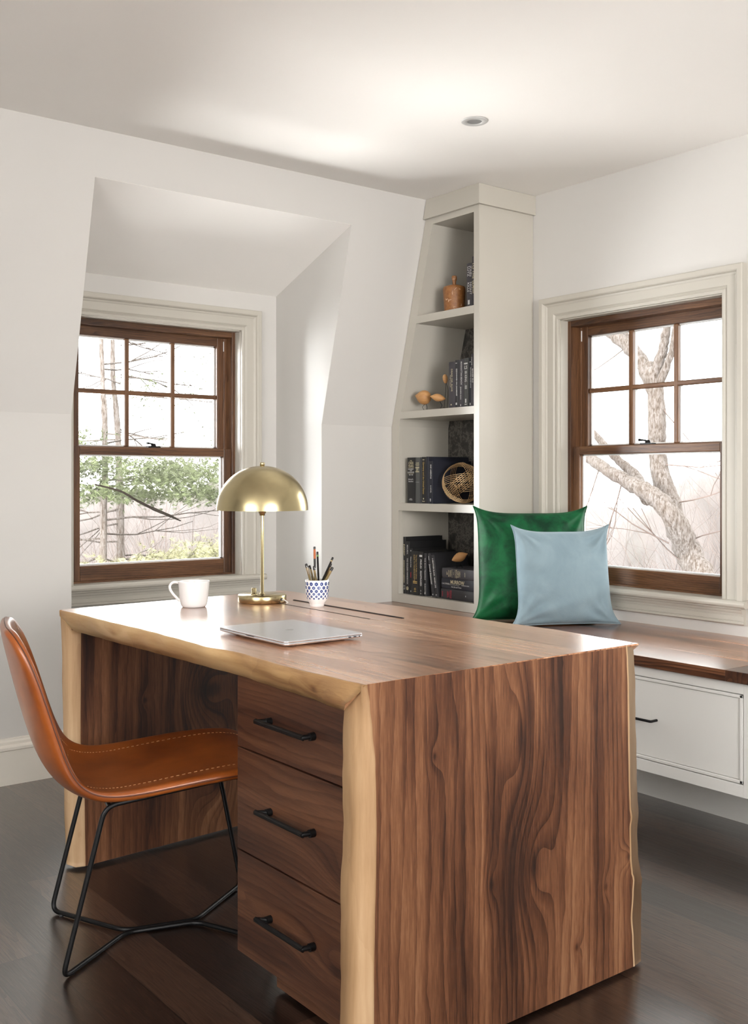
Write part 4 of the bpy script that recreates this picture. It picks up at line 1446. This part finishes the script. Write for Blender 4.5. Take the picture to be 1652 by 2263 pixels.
book('black book lettered THE IRON TRIANGLE, beside the leaning ones', 3.7195, 3.701, ZD, .202, x=3.172, depth=.205, mat='book_char', group=G4,
     words=[('THE IRON TRIANGLE', D_, .0115, 'ink_white', 0, .180, .95), ('SURNOW', D_, .0115, 'ink_white', 0, .060, .9), ('#.003,.004', A_, 0, 'ink_white', 0, .014)])
book('leaning black book with thin white script, left of the two leaning', 3.6605, 3.6395, ZD + .0022, .203, x=3.170, depth=.20, mat='book_char', group=G4, lean=-.165,
     words=[('Journal', D_, .0070, 'ink_white', 0, .190, .9, .0003), ('Journal Existential', D_, .0135, 'ink_white', 0, .152, .95, .0003), ('#.004,.0015', A_, 0, 'ink_white', 0, .012)])
book('leaning dark book with heavy white capitals, beside the lying stack', 3.6330, 3.6090, ZD + .0025, .198, x=3.166, depth=.21, mat='book_char', group=G4, lean=-.160,
     words=[('A BROTHER BLACK . WHEN LIVE', D_, .0125, 'ink_white', 0, .182, .75, .0003), ('#.004,.0015', A_, 0, 'ink_white', 0, .012)])
G5 = 'lying stack at the right end of the bottom shelf'
# lying books: local -Z points right along the shelf
hst = .232
for (lab, th, z, mt, wd, yl, hh) in (
    ('slate book with small red lettering, bottom of the lying stack', .0475, ZD, 'book_char',
     [('INSIDE', A_, .0080, 'ink_red', 0, hst - .012, 1), ('ROBERT\nCARO', A_, .0085, 'ink_red', 0, hst - .050, 1), ('THE PATH\nTO POWER', A_, .0085, 'ink_red', 0, hst - .068, .9), ('#.003,.001', A_, 0, 'ink_white', 0, hst - .168)], 3.598, hst),
    ('navy book with a large white title, middle of the lying stack', .0485, ZD + .0478, 'book_navy',
     [('MURROW', D_, .0240, 'ink_pale', .008, hst - .062, .85, .0004), ('A. M. SPERBER', D_, .0100, 'ink_white', -.001, hst - .004, .85), ('His Life and Times', D_, .0100, 'ink_white', -.013, hst - .068, .9), ('#.0004,.035', A_, 0, 'ink_white', -.0035, hst - .085), ('THE MURROW BOYS', D_, .0060, 'ink_white', -.002, hst - .136, .9)], 3.594, hst),
    ('slate book lettered MY MANY YEARS, top of the lying stack', .0460, ZD + .0966, 'book_slate',
     [('MY', A_, .0120, 'ink_pale', 0, hst - .036, .9), ('MANY', A_, .0120, 'ink_pale', 0, hst - .048, .9), ('YEARS', A_, .0120, 'ink_pale', 0, hst - .060, .9), ('#.019,.0004', A_, 0, 'ink_pale', 0, hst - .069), ('S', D_, .016, 'ink_pale', 0, hst - .076, .6), ('#.019,.0004', A_, 0, 'ink_pale', 0, hst - .090),
      ('ARTHUR', A_, .0110, 'ink_pale', 0, hst - .099, .9), ('RUBIN-', A_, .0110, 'ink_pale', 0, hst - .110, .9), ('STEIN', A_, .0110, 'ink_pale', 0, hst - .121, .9), ('KNOPF', A_, .0070, 'ink_pale', 0, hst - .155, .9)], 3.590, hst)):
    # local Z -> world +Y, so the book's top edge is at the left end; origin sits at the right end
    book(lab, th / 2, -th / 2, 0, hh, mat=mt, words=wd, group=G5, lying=True, depth=.165, loc=(3.172, yl - hh, z + th / 2))

# ================================================================ ornaments on the shelves
jar = thing('stoneware_jar', 'brown cracked stoneware jar with a small knob stopper, on the top shelf', 'jar', (3.240, 3.582, ZA))
MB().lathe([(0, 0), (.044, 0), (.046, .002), (.0475, .03), (.050, .07), (.0525, .108), (.0515, .118), (.0485, .124), (.030, .130), (.010, .1335), (.008, .134)], 48).build('body', 'stoneware', jar)
MB().lathe([(.0085, .132), (.0085, .150), (.0115, .157), (.0125, .166), (.0120, .173), (.009, .176), (0, .1765)], 28).build('stopper', 'stoneware', jar)


def bird(label, loc, prof, tilt, yaw, legs, zc, scale=(1, 1, 1)):
    t = thing('wooden_bird', label, 'bird figurine', loc, yaw, 'carved wooden birds')
    m = MB().lathe(prof, 28)
    R_ = Matrix.Rotation(tilt, 4, 'X')
    m.v = [tuple(Vector((0, 0, zc)) + (R_ @ Vector((p[0] * scale[0], p[1] * scale[1], p[2] * scale[2])))) for p in m.v]
    m.build('body', 'bird_wood', t)
    for lg in legs:
        m = MB().tube(lg, .0011, 6)
        m.build('leg', 'black_metal', t)
    return t


fat = [(0, -.0350), (.010, -.0335), (.024, -.026), (.033, -.012), (.034, .002), (.031, .014), (.023, .025), (.012, .034), (.005, .040), (0, .044)]
seed = [(0, -.030), (.005, -.026), (.0125, -.016), (.0175, -.004), (.0180, .006), (.014, .016), (.007, .025), (.002, .031), (0, .034)]
bird('round wooden bird, leftmost of the three on the second shelf', (3.195, 3.745, ZB), fat, math.radians(-78), math.radians(45),
     [[(0, -.004, .033), (-.002, .008, .018), (0, -.002, 0)], [(0, -.010, .033), (-.002, -.014, .018), (0, -.012, 0)]], .064)
bird('small seed-shaped wooden bird, middle of the three on its shelf', (3.192, 3.640, ZB), [(r, z * 1.12) for r, z in seed], math.radians(-80), math.radians(48),
     [[(0, -.006, .042), (0, -.016, .02), (0, -.008, 0)], [(0, -.006, .042), (0, -.018, .022), (0, -.016, 0)]], .056, (1.05, 1.0, 1.05))
egg = [(0, -.0215), (.006, -.0195), (.0100, -.011), (.0120, 0), (.0115, .010), (.0085, .018), (.004, .0215), (0, .0225)]
bird('small egg-headed wooden bird on very long wire legs', (3.225, 3.628, ZB), egg, math.radians(-10), 0,
     [[(0, -.004, .124), (0, -.003, .085), (0, .010, 0)], [(0, -.008, .124), (0, -.020, .090), (0, -.014, 0)]], .144)
bird('pointed wooden bird standing on top of the lying stack of books', (3.215, 3.520, ZD + .1434), [(r * 1.05, z * 1.28) for r, z in seed], math.radians(66), math.radians(40),
     [[(0, .012, .040), (0, .015, .02), (0, .010, 0)], [(0, -.010, .036), (0, -.008, .018), (0, -.014, 0)]], .049, (1.15, 1.15, 1.0))

# ball of woven gold wire
ball = MB()
for k, (ax, n_) in enumerate((((-.35, .55, .75), 5), ((-.45, -.85, .45), 5), ((.15, .25, 1), 5), ((1, -.25, .15), 4))):
    ax = Vector(ax).normalized()
    u = ax.orthogonal().normalized()
    v = ax.cross(u)
    for i in range(n_):
        off = (i - (n_ - 1) / 2) * .0085
        Rb = .0945
        rr_ = math.sqrt(Rb * Rb - off * off)
        pts = [ax * off + (u * math.cos(2 * PI * q / 56) + v * math.sin(2 * PI * q / 56)) * rr_ for q in range(56)]
        ball.tube(pts, .00115, 5, closed=True)
    for q in range(7):
        a = 2 * PI * q / 7 + k
        ball.tube([ax * o_ * .0085 + (u * math.cos(a) + v * math.sin(a)) * math.sqrt(.0945 ** 2 - (o_ * .0085) ** 2) for o_ in (-2, -1, 0, 1, 2)], .0010, 4)
b = ball.build('wire_ball', 'gold_wire')
b.location = (3.268, 3.556, 1.034 + .0957)
tag(b, 'open ball of woven gold wire on the third bookcase shelf', 'ornament')

# ================================================================ outdoors
struct(MB().add([(-30, 4.6, -2.9), (3.9, 4.6, -2.9), (3.9, -30, -2.9), (120, -30, -2.9), (120, 120, -2.9), (-30, 120, -2.9)], [(0, 1, 2, 3, 4, 5)]).build('ground', 'ground'))


# far wooded rise that closes the view above the level ground
rg = random.Random(17)
m = MB()
vs, fs = [], []
NR = 120
for i in range(NR + 1):
    an = math.radians(-10 + 120 * i / NR)
    hgt = 3.6 + 1.6 * math.sin(i * .21) + .9 * math.sin(i * .57 + 1) + rg.uniform(-.35, .35)
    for k, (rd, zz) in enumerate(((34, -2.9), (38, -2.9 + hgt * .6), (42, -2.9 + hgt * .92), (48, -2.9 + hgt), (70, -2.9 + hgt * .8))):
        rr0 = rd + rg.uniform(-1, 1)
        vs.append((rr0 * math.cos(an), rr0 * math.sin(an), zz + (rg.uniform(-.25, .25) if k else 0)))
for i in range(NR):
    for k in range(4):
        a_ = i * 5 + k
        fs.append((a_, a_ + 5, a_ + 6, a_ + 1))
struct(m.add(vs, fs, 0, True).build('wooded_rise', 'ridge'))


def jit(pts, rads, rnd, k=5, amp=.35):
    P = dens([Vector(p) for p in pts], k, False)
    Rr = []
    for i in range(len(P)):
        f = i / k
        a = int(min(f, len(rads) - 2))
        Rr.append(rads[a] + (rads[a + 1] - rads[a]) * (f - a))
    out, ro = [], []
    for p, r in zip(P, Rr):
        out.append(p + Vector([rnd.uniform(-1, 1) * r * amp * .3 for _ in range(3)]))
        ro.append(r * (1 + rnd.uniform(-amp, amp) * .35))
    return out, ro


def grow(m, p, d, ln, r, depth, rnd, up=.05, seg=4, spread=.7, mi=0, kids=3):
    """a bare branch that forks into thinner ones"""
    P, Rr = [Vector(p)], [r]
    d = Vector(d).normalized()
    for i in range(seg):
        d = (d + Vector((rnd.uniform(-.22, .22), rnd.uniform(-.22, .22), rnd.uniform(-.16, .16) + up))).normalized()
        P.append(P[-1] + d * ln / seg)
        Rr.append(r * (1 - .7 * (i + 1) / seg))
    m.tube(P, Rr, 5 if r > .012 else 3, caps=False, mi=mi)
    if depth > 0:
        for q in range(kids):
            k = rnd.randint(1, seg)
            nd_ = (d + Vector((rnd.uniform(-1, 1), rnd.uniform(-1, 1), rnd.uniform(-.5, .9))) * spread).normalized()
            grow(m, P[k], nd_, ln * rnd.uniform(.45, .75), Rr[k] * .75, depth - 1, rnd, up, seg, spread, mi, kids)


rnd = random.Random(11)
tree = thing('bare_tree', 'large bare tree with a forked pale trunk, outside the right window', 'tree', (9.0, 5.9, -2.9))
O = Vector(tree.location)
trunk = [(9.0, 5.35, -2.95, .21), (9.0, 5.70, -1.6, .17), (9.0, 5.99, -.373, .145), (9.0, 6.196, .102, .138), (9.0, 6.383, .363, .132), (9.0, 6.546, .679, .122), (9.0, 6.686, 1.051, .108), (9.0, 6.8, 1.43, .095), (9.0, 6.788, 1.714, .084), (9.0, 6.811, 2.047, .083), (9.0, 6.858, 2.241, .10), (9.0, 6.87, 2.36, .06)]
P_, R_ = jit([Vector(p[:3]) - O for p in trunk], [p[3] for p in trunk], rnd)
MB().tube(P_, R_, 14).build('trunk', 'bark', tree)
for br in ([(9.0, 6.858, 2.15, .081), (9.0, 7.004, 2.397, .072), (9.0, 7.183, 2.584, .073), (9.0, 7.399, 2.754, .064), (9.0, 7.589, 2.951, .055), (9.0, 7.95, 3.5, .04)],
           [(9.0, 6.846, 2.18, .066), (9.0, 6.731, 2.467, .052), (9.0, 6.686, 2.651, .047), (9.0, 6.641, 2.833, .042), (9.0, 6.40, 3.5, .03)],
           [(9.1, 6.95, 2.26, .052), (9.3, 7.207, 2.486, .045), (9.3, 7.392, 2.679, .04), (9.3, 7.486, 2.841, .035), (9.3, 7.75, 3.4, .028)],
           [(9.0, 6.80, 2.08, .050), (9.0, 6.658, 2.366, .038), (9.0, 6.585, 2.593, .03), (9.0, 6.52, 3.3, .022)],
           [(9.0, 6.40, .40, .12), (8.75, 6.463, .82, .108), (8.7, 6.629, .984, .094), (8.7, 6.857, 1.089, .086), (8.7, 7.092, 1.193, .072), (8.7, 7.336, 1.315, .063), (8.7, 7.48, 1.39, .059), (8.7, 7.9, 1.60, .045)],
           [(8.9, 6.85, .93, .063), (9.2, 7.19, 1.145, .059), (9.2, 7.374, 1.295, .05), (9.2, 7.563, 1.449, .046), (9.2, 7.9, 1.75, .03)]):
    P_, R_ = jit([Vector(p[:3]) - O for p in br], [p[3] for p in br], rnd)
    MB().tube(P_, R_, 12).build('branch', 'bark', tree)
m = MB()
for (px_, dz) in (((9.0, 7.15, 2.6), (0, .8, -.8)), ((9.3, 7.3, 2.6), (0, .5, .5)), ((8.7, 7.0, 1.15), (0, .3, -1)), ((8.7, 7.3, 1.3), (.2, .4, -.9)), ((9.0, 6.7, 1.3), (0, -.8, -.2)), ((9.0, 6.6, .9), (.3, -1, .1)), ((9, 6.45, .5), (0, -1, .5)), ((9, 6.8, 2.), (0, -.6, -.8)),
                  ((8.8, 6.5, .5), (-.3, .6, .3)), ((8.9, 6.4, .3), (-.4, .7, .5))):
    grow(m, Vector(px_) - O, dz, 1.1, .009, 2, rnd, .02, 5, .6, 0, 3)
m.build('twigs', 'twig', tree)
for k, (x, y, h, n_, mt, lab) in enumerate(((11.5, 6.0, 3.6, 34, 'twig', 'tangled bare shrub low behind the right window tree'), (12.5, 8.4, 4.0, 34, 'twig_pale', 'bare pinkish shrub left of the forked tree outside'),
                                            (14.5, 6.6, 4.4, 36, 'twig', 'bare shrub filling the lower right of the right window'), (16.5, 10.2, 4.4, 36, 'twig_pale', 'pale bare shrub furthest left through the right window'), (17.5, 7.0, 5.4, 36, 'twig_pale', 'tall pale bare shrub rising at the right window edge'))):
    s_ = MB()
    r2 = random.Random(40 + k)
    for q in range(n_):
        grow(s_, (r2.uniform(-1.3, 1.3), r2.uniform(-1.6, 1.6), 0), (r2.uniform(-.5, .5), r2.uniform(-.5, .5), 1), h * r2.uniform(.5, .85), .018, 2, r2, .02, 5, .75, 0, 4)
    o = s_.build('bare_shrub', mt)
    o.location = (x, y, -2.9)
    tag(o, lab, 'shrub', 'bare shrubs outside the right window')


def tufts(m, c, rad, n_, rnd, size, mi=0):
    for _ in range(int(n_ * 2.6)):
        v = Vector((rnd.gauss(0, .5), rnd.gauss(0, .5), rnd.gauss(0, .5)))
        p = Vector(c) + Vector((v.x * rad[0], v.y * rad[1], v.z * rad[2]))
        ax = Vector((rnd.uniform(-1, 1), rnd.uniform(-1, 1), rnd.uniform(-.5, .9))).normalized()
        for q in range(14):
            d = (ax + Vector((rnd.uniform(-1, 1), rnd.uniform(-1, 1), rnd.uniform(-1, 1))) * .6).normalized()
            s_ = d.orthogonal().normalized() * .0026
            L_ = size * rnd.uniform(.6, 1.1)
            m.add([p - s_, p + s_, p + d * L_], [(0, 1, 2)], mi)


r3 = random.Random(5)
pines = []
for nm, lab, tr, fol, dk in (
    ('pine_tree', 'slender pine trunk nearer the left edge of the left window', [(4.24, 10, -2.9, .06), (4.26, 10, -.414, .045), (4.265, 10, .503, .040), (4.285, 10, 1.42, .034), (4.275, 10, 1.879, .030), (4.256, 10, 2.199, .026), (4.236, 10, 3.0, .020)],
     [((4.0, 9.7, 1.28), (.5, .6, .14), 210), ((4.75, 9.6, 1.20), (.6, .6, .20), 420), ((5.15, 9.4, 1.02), (.5, .6, .13), 200), ((3.95, 9.6, 1.02), (.35, .5, .10), 120), ((3.9, 9.8, 1.55), (.3, .4, .10), 50)], True),
    ('pine_tree', 'second thin pine trunk, right of the first, outside the left window', [(4.95, 11, -2.9, .07), (4.917, 11, -.591, .056), (4.896, 11, .431, .050), (4.874, 11, 1.451, .040), (4.842, 11, 1.959, .034), (4.809, 11, 2.312, .028), (4.793, 11, 3.2, .022)],
     [((5.55, 10.6, 1.22), (.6, .5, .20), 260), ((6.1, 10.4, 1.50), (.5, .4, .35), 90), ((6.2, 10.6, 2.3), (.6, .5, .35), 60), ((5.2, 10.8, 2.1), (.5, .5, .3), 45), ((4.9, 10.4, .98), (.5, .4, .12), 160)], False)):
    t = thing(nm, lab, 'tree', (tr[0][0], tr[0][1], -2.9))
    O = Vector(t.location)
    P_, R_ = jit([Vector(p[:3]) - O for p in tr], [p[3] for p in tr], r3)
    MB().tube(P_, R_, 8).build('trunk', 'bark_dark' if False else 'bark', t)
    m = MB()
    for q in range(16):
        z = r3.uniform(-.2, 2.9)
        grow(m, Vector((tr[2][0], tr[2][1], z)) - O, (r3.choice((-1, 1)) * r3.uniform(.5, 1), r3.uniform(-.5, .5), r3.uniform(-.25, .2)), r3.uniform(.7, 1.5), .012, 1, r3, 0, 5, .5, 0, 4)
    m.build('twigs', 'bark', t)
    if dk:
        P_, R_ = jit([Vector(p) - O for p in ((3.80, 9.1, 1.10), (4.001, 9.0, 1.041), (4.158, 9.0, .955), (4.341, 9.0, .868), (4.504, 9.0, .801), (4.62, 9.0, .75))], [.007, .010, .012, .015, .012, .005], r3)
        MB().tube(P_, R_, 8).build('branch', 'bark_dark', t)
    m = MB()
    for c, rad, n_ in fol:
        tufts(m, Vector(c) - O, rad, n_, r3, .085)
    q = m.build('needles', 'needle', t)
    q['kind'] = 'stuff'
for k, (c, rad, n_, lab) in enumerate((((4.7, 8.6, .30), (.62, .5, .22), 900, 'yellow-green conifer low in the right half of the left window'), ((3.75, 8.9, .22), (.5, .5, .16), 420, 'yellow-green conifer low in the left corner of the left window'))):
    m = MB()
    r4 = random.Random(70 + k)
    O = Vector((c[0], c[1], -2.9))
    tufts(m, Vector(c) - O, rad, n_, r4, .08)
    tufts(m, (0, 0, 2.3), (.8, .7, .5), 500, r4, .08)
    sh_ = thing('conifer_shrub', lab, 'shrub', tuple(O), 0, 'conifers outside the left window')
    MB().tube([(0, 0, 0), (.03, 0, 1.4), (0, .02, 3.1)], [.06, .045, .01], 8).build('stem', 'bark', sh_)
    q = m.build('needles', 'needle_y', sh_)
    q['kind'] = 'stuff'
# pale brush further off behind the pines
for k, (x, y, lab) in enumerate(((5.6, 15.0, 'pale bare brush far behind the left pine trunk'), (8.4, 16.5, 'pale bare brush far off at the right of the left window'))):
    s_ = MB()
    r2 = random.Random(90 + k)
    for q in range(34):
        grow(s_, (r2.uniform(-2.0, 2.0), r2.uniform(-1.2, 1.2), 0), (r2.uniform(-.5, .5), r2.uniform(-.5, .5), 1), 3.7 * r2.uniform(.6, .9), .018, 2, r2, .02, 5, .75, 0, 4)
    o = s_.build('bare_shrub', 'twig_pale')
    o.location = (x, y, -2.9)
    tag(o, lab, 'shrub', 'bare brush behind the pines')
